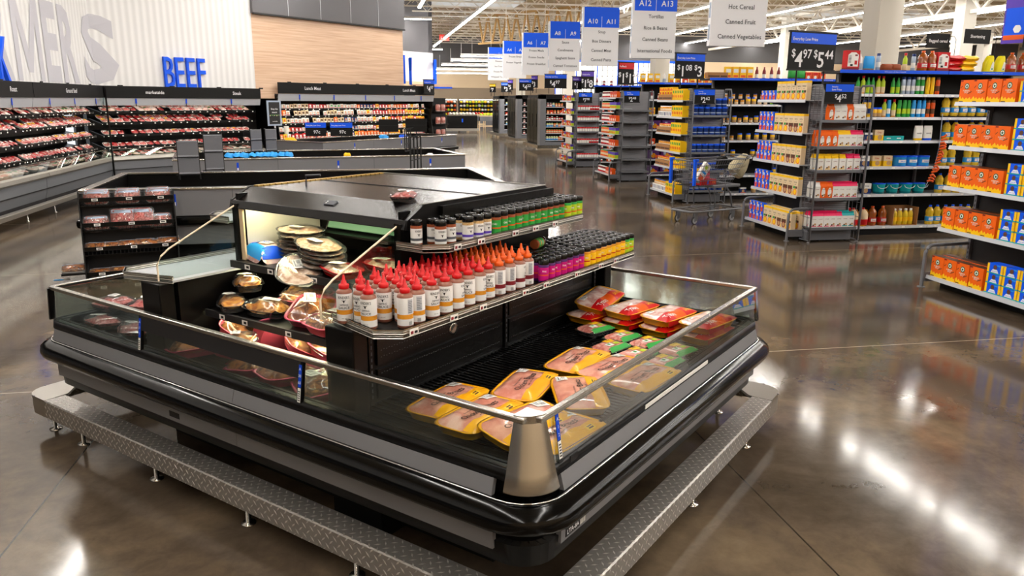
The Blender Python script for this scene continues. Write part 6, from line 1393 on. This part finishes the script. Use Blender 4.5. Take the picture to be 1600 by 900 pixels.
louvre(.62, 11.7, .84, R(70), .55, .52, 'black wire grid panel standing across the coffin freezer behind the island', True); louvre(.75, 16.2, .86, R(70), .4, .45, 'smaller black wire grid panel on the second coffin freezer', True)
def stand_sign(x, y, z, w, h, rz, lab, price):
    t = empty('freezer_sign', lab, 'price sign', (x, y, z), rz)
    b = MB(); b.box(0, w, 0, .02, 0, h, 'black_matte'); b.box(0, w, -.004, 0, h*.48, h*.52, 'ink'); b.build('board', t)
    if price:
        b = MB(); b.box(0, w, -.004, 0, h*.62, h, 'blue'); b.text('Everyday Low Price', h*.13, (w*.06, -.006, h*.75), (1, 0, 0), (0, 0, 1), 'sign_white', 'l', maxw=w*.7); b.text(price, h*.34, (w*.55, -.006, h*.2), (1, 0, 0), (0, 0, 1), 'sign_white'); b.build('print', t)
    b = MB(); b.tube([(w*.5, .01, 0), (w*.5, .01, -.2)], .012, 'ink', 6); b.build('stem', t)
stand_sign(-1.5, 20.0, 1.0, .5, .33, R(2), 'blue and black 97 cent sign nearest the recipe poster', '97c'); stand_sign(-.9, 20.0, 1.0, .54, .33, R(2), 'blue and black 97 cent sign second from the recipe poster', '97c'); stand_sign(.3, 20.6, 1.08, .5, .32, R(4), 'plain black double board sign beside the 97 cent signs', None); stand_sign(.98, 20.6, 1.08, .56, .34, R(4), 'plain black double board sign nearest the main aisle', None)
price_board(*I(19.3, 16.5, 2.1), .5, .42, Q, [(0, '4', '97')], 'black price sign on the aisle end of the lunch meat case', legs=False)
# ================================================================ bacon rack on the freezer flank
def bacon_rack():
    w = .92; T = empty('tiered_rack', 'black four-tier rack of bacon packs fixed to the flank of the freezer', 'rack', (-3.02, 8.82, 0), R(14))
    for x in (0, w):
        b = MB(); b.prism([(-.22, 0), (-.20, .12), (-.02, .93), (.04, .93), (.22, .1), (.22, 0)], 'x', x-.006, x+.006, 'black'); b.build('side_plate', T)
    TZ = [(.05, -.18), (.31, -.12), (.56, -.07), (.82, -.02)]
    for z, y in TZ:
        b = MB(); b.box(0, w, y-.012, y, z, z+.045, 'black'); b.box(0, w, y, y+.24, z-.05, z-.04, 'black')
        for k in range(24): b.box(k*w/24, k*w/24+.004, y-.008, y-.002, z-.05, z, 'ink')
        for x in (.12, .45, .76): b.box(x, x+.06, y-.0145, y-.012, z+.01, z+.036, 'paper'); b.box(x+.01, x+.05, y-.0155, y-.0145, z+.018, z+.028, 'ink')
        b.build('tier', T)
    b = MB(); b.box(0, w, .1, .12, 0, .9, 'dark_grey'); b.build('back_panel', T)
    b = MB(); b.box(-.24, -.01, -.1, .12, .06, .08, 'black'); b.build('side_tray', T)
    def bp(h, m='bacon'):
        b = MB(); hf = dome(b, .24, h, .03, m, 0, .006, n=20, rg=4); v = list(b.v); f = list(b.f)
        b.add([(x, y, -.012) for x, y, z in v[-20:]], [tuple(range(20))[::-1]], 'paper')
        if h > .1: drape(b, -.095, .095, -h*.3, h*.16, hf, m, 5, .003); drape(b, -.11, .11, h*.24, h*.42, hf, 'silver_blue', 5, .003)
        o = b.build('bacon_pack')
        c = MB(); dome(c, .27, h*1.15, .036, 'clear_film', -.004, .006, n=20, rg=4)
        t = empty('bacon_pack', '', 'meat package'); o.name = 'bacon_slices'; o.parent = t; c.build('clear_wrap', t)
        return Stock(t)
    P1 = bp(.15); P2 = bp(.11, 'roast_meat')
    c, s_ = cos(R(14)), sin(R(14))
    def put(S, x, y, z, a, lab, g): S.put((-3.02+x*c-y*s_, 8.82+x*s_+y*c, z), 0, lab, g, rot=tuple((Matrix.Rotation(R(14), 3, 'Z') @ Euler((R(a), 0, rnd.uniform(-.1, .1))).to_matrix()).to_euler()))
    for x in (.16, .46, .76):
        put(P1, x, .03, .86, 68, 'shrink-wrapped bacon pack upright on the top tier of the rack', 'bacon packs on the top tier'); put(P1, x+.01, .07, .875, 68, 'shrink-wrapped bacon pack behind another on the top tier', 'bacon packs at the back of the top tier')
    for x in (.14, .76): put(P1, x, -.02, .60, 68, 'shrink-wrapped bacon pack on the second tier from the top', 'bacon packs on the second tier')
    for x in (.14, .45, .76): put(P1, x, .03, .57, 68, 'shrink-wrapped pack at the back of the second tier', 'packs at the back of the second tier')
    P3 = bp(.2, 'marbled_meat')
    put(P3, .40, -.03, .64, 75, 'tall clear pack of pink chops with blue and white label in the rack', None); put(P3, .58, -.03, .64, 75, 'tall clear pack of a pink chop next to the labelled one', None)
    for k, x in enumerate((.12, .26, .42, .58, .72, .82)): put(P2, x, -.05, .35+rnd.uniform(-.01, .02), 40, 'small smoked meat pack on the third tier of the rack', 'smoked packs on the third tier')
    for k, x in enumerate((.14, .32, .5, .68, .82)): put(P2, x, -.08, .07+rnd.uniform(0, .015), 35, 'smoked meat pack on the lowest tier of the rack', 'smoked packs on the lowest tier')
    put(P2, -.12, .0, .12, 30, 'smoked meat pack on the small side tray of the rack', None)
bacon_rack()
b = MB()
b.prism([(0, 0), (.09, .01), (.10, .04), (.05, .05), (.0, .035)], 'z', .001, .004, 'sky_blue'); b.prism([(.08, .02), (.15, .04), (.14, .06), (.09, .045)], 'z', .001, .005, 'paper'); b.prism([(.03, .02), (.06, .02), (.06, .03), (.03, .03)], 'z', .004, .006, 'ink')
tag(b.build('litter_scrap', None, loc=(-3.34, 8.75, 0)), 'crumpled blue and white label scrap lying on the floor beside the rack', 'litter')
# ================================================================ shopping cart
def cart():
    a = R(22); o = (4.98, 11.35, 0); T = empty('shopping_cart', 'grey wire shopping cart with blue posts parked by the first aisle end', 'shopping cart', o, a)
    L = 1.02; W = .52
    b = MB(); b.tube([(0, .06, .2), (0, W-.06, .2), (.1, W, .2), (L+.12, W, .2), (L+.12, 0, .2), (.1, 0, .2)], .014, 'cool_grey', 8, True)
    for k in range(6): b.tube([(.1+k*.17, 0, .2), (.1+k*.17, W, .2)], .005, 'cool_grey', 5)
    b.build('chassis', T)
    b = MB()
    for y in (.03, W-.03): b.tube([(.42, y, .2), (.52, y, .25), (.48, y, .58)], .012, 'cool_grey', 8); b.tube([(.78, y, .2), (.92, y, .22), (.86, y, .45), (.72, y, .60)], .014, 'cool_grey', 8)
    b.build('support_frame', T)
    b = MB(); lo, hi = .60, 1.0
    def B4(t):   # basket cross section at height t
        z = lo+(hi-lo)*t; x0 = .06-.06*t; x1 = L-.14+.28*t; y0 = .06-.05*t; return z, x0, x1, y0, W-y0
    for t in (0, .2, .4, .6, .8, 1.0):
        z, x0, x1, y0, y1 = B4(t); b.tube([(x0, y0, z), (x1, y0, z), (x1, y1, z), (x0, y1, z)], .0055 if t < 1 else .01, 'mid_grey', 5, True)
    for k in range(23):
        for s_ in (0, 1):
            p = []
            for t in (0, 1): z, x0, x1, y0, y1 = B4(t); p.append((x0+(x1-x0)*k/22, (y0, y1)[s_], z))
            b.tube(p, .0028, 'mid_grey', 4)
    for k in range(10):
        for s_ in (0, 1):
            p = []
            for t in (0, 1): z, x0, x1, y0, y1 = B4(t); p.append(((x0, x1)[s_], y0+(y1-y0)*k/9, z))
            b.tube(p, .0028, 'mid_grey', 4)
        z, x0, x1, y0, y1 = B4(0); b.tube([(x0, y0+(y1-y0)*k/9, z), (x1, y0+(y1-y0)*k/9, z)], .0048, 'dark_grey', 4)
    for k in range(16): z, x0, x1, y0, y1 = B4(0); b.tube([(x0+(x1-x0)*k/15, y0, z), (x0+(x1-x0)*k/15, y1, z)], .0048, 'dark_grey', 4)
    b.build('wire_basket', T)
    b = MB(); b.box(.45, L+.05, .02, W-.02, .555, .60, 'cool_grey'); b.build('basket_tray', T, bevel=.01)
    for y in (-.0, W): b = MB(); b.box(-.03, .015, y-.02, y+.02, .62, 1.03, 'blue'); b.box(-.035, .05, y-.024, y+.024, .99, 1.03, 'blue'); b.build('blue_post', T, bevel=.006)
    b = MB(); b.tube([(L+.14, 0, 1.0), (L+.22, 0, 1.04), (L+.24, W/2, 1.05), (L+.22, W, 1.04), (L+.14, W, 1.0)], .013, 'mid_grey', 8); b.build('handle', T)
    for x, y, r in ((.12, .07, .055), (.12, W-.07, .055), (.92, .03, .062), (.92, W-.03, .062)):
        b = MB(); M = Matrix.Translation((x, y, r)) @ Matrix.Rotation(pi/2, 4, 'X'); b.lathe([(r-.02, -.015, 'light_grey'), (r-.006, -.015, 'rubber'), (r, -.01), (r, .01), (r-.006, .015, 'light_grey'), (r-.02, .015)], n=16, M=M); b.lathe([(0, -.017), (.016, -.017), (.016, .017), (0, .017)], n=10, m='dark_steel', M=M)
        wb = b
        b = MB(); b.box(x-.02, x+.05, y-.024, y-.018, r, .2, 'cool_grey'); b.box(x-.02, x+.05, y+.018, y+.024, r, .2, 'cool_grey'); fk = b.build('caster_fork', T); wb.build('wheel', fk)
    c, s_ = cos(a), sin(a)
    def at(x, y, z): return (o[0]+x*c-y*s_, o[1]+x*s_+y*c, z)
    b = MB(); b.box(-.07, .07, -.03, .03, 0, .34, 'paper'); b.box(-.05, .05, -.0315, -.03, .03, .12, 'orange'); b.box(-.05, .05, -.0315, -.03, .16, .2, 'sky_blue'); b.box(-.04, .02, -.0315, -.03, .24, .3, 'lime'); ob = b.build('cracker_box'); ob.location = at(.22, .16, .66); ob.rotation_euler = (0, R(38), a); tag(ob, 'white cracker box leaning between the blue posts inside the cart', 'food box')
    b = MB(); b.box(-.17, .17, -.1, .1, 0, .09, 'bright_red'); b.box(-.03, .0, -.1015, -.1, .01, .08, 'blue'); b.box(.08, .16, -.1015, -.1, .02, .07, 'orange'); ob = b.build('red_carton'); ob.location = at(.42, .2, .605); ob.rotation_euler = (0, 0, a); tag(ob, 'flat red carton lying on the floor of the cart basket', 'carton')
    b = MB(); b.box(-.07, .07, -.05, .05, 0, .15, 'yellow'); b.box(-.05, .05, -.0515, -.05, .05, .12, 'maroon'); ob = b.build('yellow_box'); ob.location = at(.36, .3, .7); ob.rotation_euler = (0, 0, a); tag(ob, 'yellow and dark red box standing on the red carton in the cart', 'food box')
    b = MB(); b.box(-.07, .07, -.05, .05, 0, .17, 'pink'); b.box(-.05, .05, -.0515, -.05, .08, .14, 'maroon'); ob = b.build('pink_bag'); ob.location = at(.52, .3, .7); ob.rotation_euler = (0, 0, a); tag(ob, 'pink snack bag standing beside the yellow box in the cart', 'bag')
    t = empty('tote_bag', 'beige canvas tote bag slumped over the rear rim of the cart', 'bag', at(L+.12, .24, .74), a, rot=(R(8), R(38), a))
    b = MB(); vs = []
    for z, w, d in ((0, .13, .10), (.06, .17, .12), (.2, .15, .11), (.3, .11, .08), (.36, .08, .05), (.39, .03, .02)):
        vs += [(w*cos(2*pi*k/16)*(1+.06*sin(3*k)), d*sin(2*pi*k/16)*(1+.08*sin(2*k)), z) for k in range(16)]
    b.add(vs, [(r*16+i, r*16+(i+1) % 16, (r+1)*16+(i+1) % 16, (r+1)*16+i) for r in range(5) for i in range(16)], 'bag', True); b.add(vs[:16], [tuple(range(16))[::-1]], 'bag'); b.build('bag_body', t)
    b = MB(); b.tube([(-.06, -.1, .25), (-.1, -.12, .36), (0, -.13, .42), (.06, -.1, .28)], .008, 'dark_grey', 6); b.build('strap', t)
    b = MB(); b.prism([(-.2, 0), (.0, 0), (.03, .12), (-.06, .2), (-.18, .16)], 'y', -.04, .04, 'black_matte'); ob = b.build('black_jacket', None, bevel=.02); ob.location = at(L-.28, .06, .86); ob.rotation_euler = (0, 0, a); tag(ob, 'black bundled cloth hanging over the basket rim beside the tote bag', 'cloth')
cart()
# ================================================================ far produce area
def produce():
    def case(x0, x1, y, name, z1=1.95):
        T = empty('produce_case', 'tall produce wall case at the far end, %s' % name, 'refrigerated case', ((x0+x1)/2, y, 0))
        b = MB(); b.box(x0, x1, y, y+.8, 0, z1, 'dark_grey'); b.build('case_body', T, off=((x0+x1)/2, y, 0))
        for z in (.85, 1.12, 1.4, 1.66): b = MB(); b.box(x0+.03, x1-.03, y-.3, y, z-.02, z, 'black'); b.build('shelf', T, off=((x0+x1)/2, y, 0))
        b = MB(); b.box(x0, x1, y-.35, y, 0, .8, 'mid_grey'); b.build('base', T, off=((x0+x1)/2, y, 0))
        b = MB(); b.box(x0, x1, y-.1, y-.06, z1-.06, z1-.03, 'lamp_tray'); b.build('case_lamp', T, off=((x0+x1)/2, y, 0))
        return x0, x1, y
    cols = {'y': ('yellow', 'yellow'), 'o': ('orange', 'orange'), 'l': ('lime', 'pale green'), 'p': ('off_white', 'white'), 'r': ('red', 'red')}
    S = {}
    for k, (m, n) in cols.items():
        b = MB(); b.lathe([(.0, 0), (.08, .03), (.1, .09), (.07, .16), (0, .18)], n=8, m=m); S[k] = Stock(tag(b.build('produce_pack'), '', 'produce'))
    for x0, x1, y, nm, pat in ((3.6, 6.3, 56, 'nearest the deli', 'yoolpr'), (6.6, 9.6, 57, 'beside the wall column', 'ylpy'), (9.9, 12.5, 57.5, 'farthest along', 'ylol')):
        case(x0, x1, y, nm)
        for i, z in enumerate((.82, .85, 1.12, 1.4, 1.66)):
            x = x0+.12
            while x < x1-.1:
                k = rnd.choice(pat); S[k].put((x, y-.16 if i else y-.28, z if i else .8), 0, '%s produce pack on the %s shelf of the case %s' % (cols[k][1], ORD[i], nm), '%s produce packs, %s shelf, case %s' % (cols[k][1], ORD[i], nm), sc=(1, 1, rnd.uniform(.8, 1.1))); x += .22
    T = empty('island_cooler', 'black low cooler with open top standing in the far produce area', 'cooler', (5.6, 46.8, 0)); b = MB(); b.box(-.9, .9, 0, .8, .2, 1.0, 'black'); b.build('cooler_body', T); b = MB(); b.box(-1.0, 1.0, -.08, .9, .1, .24, 'aluminium'); b.build('bumper', T); b = MB(); b.box(-.9, .9, -.01, 0, .98, 1.04, 'steel'); b.box(-.04, .04, -.012, -.0, .6, .8, 'blue'); b.build('trim', T)
    for k in range(8): S['p'].put((4.9+k*.2, 47.1, 1.0), 0, 'white wrapped pack on the low black cooler', 'white packs on the low black cooler')
    for k, (x, y) in enumerate(((7.6, 50), (9.0, 51), (7.4, 54))):
        T = empty('produce_table', 'wooden slatted produce table in the far produce area, %s' % ('nearest', 'beside the column', 'by the wall case')[k], 'table', (x, y, 0)); b = MB(); b.box(-.6, .6, -.4, .4, .6, .9, 'cool_grey'); b.build('bin', T)
        for sx in (-.6, .55):
            for sy in (-.4, .35): b = MB(); b.box(sx, sx+.06, sy, sy+.06, 0, 1.0, 'kraft_beige'); b.build('leg', T)
        b = MB(); b.box(-.6, .6, -.42, -.38, .25, .32, 'kraft_beige'); b.box(-.6, .6, -.42, -.38, .88, .95, 'kraft_beige'); b.build('rail', T)
        for j in range(5): S['lor'[k]].put((x-.45+j*.22, y-.1, .9), 0, '%s fruit heaped on the %s produce table' % (cols['lor'[k]][1], ('nearest', 'middle', 'wall side')[k]), '%s fruit on the %s table' % (cols['lor'[k]][1], ('nearest', 'middle', 'wall side')[k]))
produce()
# blue framed glazed front far beyond the grocery rows
def shopfront():
    b = MB(); x0, x1 = 12, 21; y = 50
    b.box(x0, x1, y, y+.05, 2.3, 4.35, 'window_glow'); struct(b, 'window_8')
    b = MB()
    n = 26
    for k in range(n+1): x = x0+(x1-x0)*k/n; b.box(x-.03, x+.03, y-.06, y, 2.3, 4.4, 'blue' if k % 4 == 0 else 'light_grey')
    for z in (2.3, 2.75, 3.1, 3.45, 3.8, 4.1): b.box(x0, x1, y-.05, y, z-.02, z+.02, 'light_grey')
    b.box(x0, x1, y-.08, y, 4.3, 4.45, 'blue'); b.box(x0, x1, y-.02, y+.2, 0, 2.3, 'wall_cream'); struct(b, 'trim_2')
    b = MB(); b.box(10, 46, 50.2, 50.4, 4.45, 6.5, 'wall_dark'); b.box(21, 46, 50.2, 50.4, 0, 4.45, 'wall_cream'); struct(b, 'wall_front')
    t = empty('exit_sign', 'small glowing red exit sign hanging over the far produce area', 'exit sign', (4.9, 50, 5.45)); b = MB(); b.box(-.3, .3, 0, .06, 0, .36, 'exit_red'); b.build('sign_box', t); b = MB(); b.text('EXIT', .22, (0, -.004, .1), (1, 0, 0), (0, 0, 1), 'paper'); b.build('lettering', t); b = MB(); b.tube([(0, .03, .36), (0, .03, 1.0)], .01, 'white', 5); b.build('hanging_rod', t)
shopfront()
# ---------------------------------------------------------------- keep every label within sixteen words
for o_ in bpy.data.objects:
    l_ = o_.get('label')
    if l_:
        for cut in (' the ', ' a ', ' and '):
            while len(l_.split()) > 16 and cut in l_: l_ = l_.replace(cut, ' ', 1)
        o_['label'] = l_
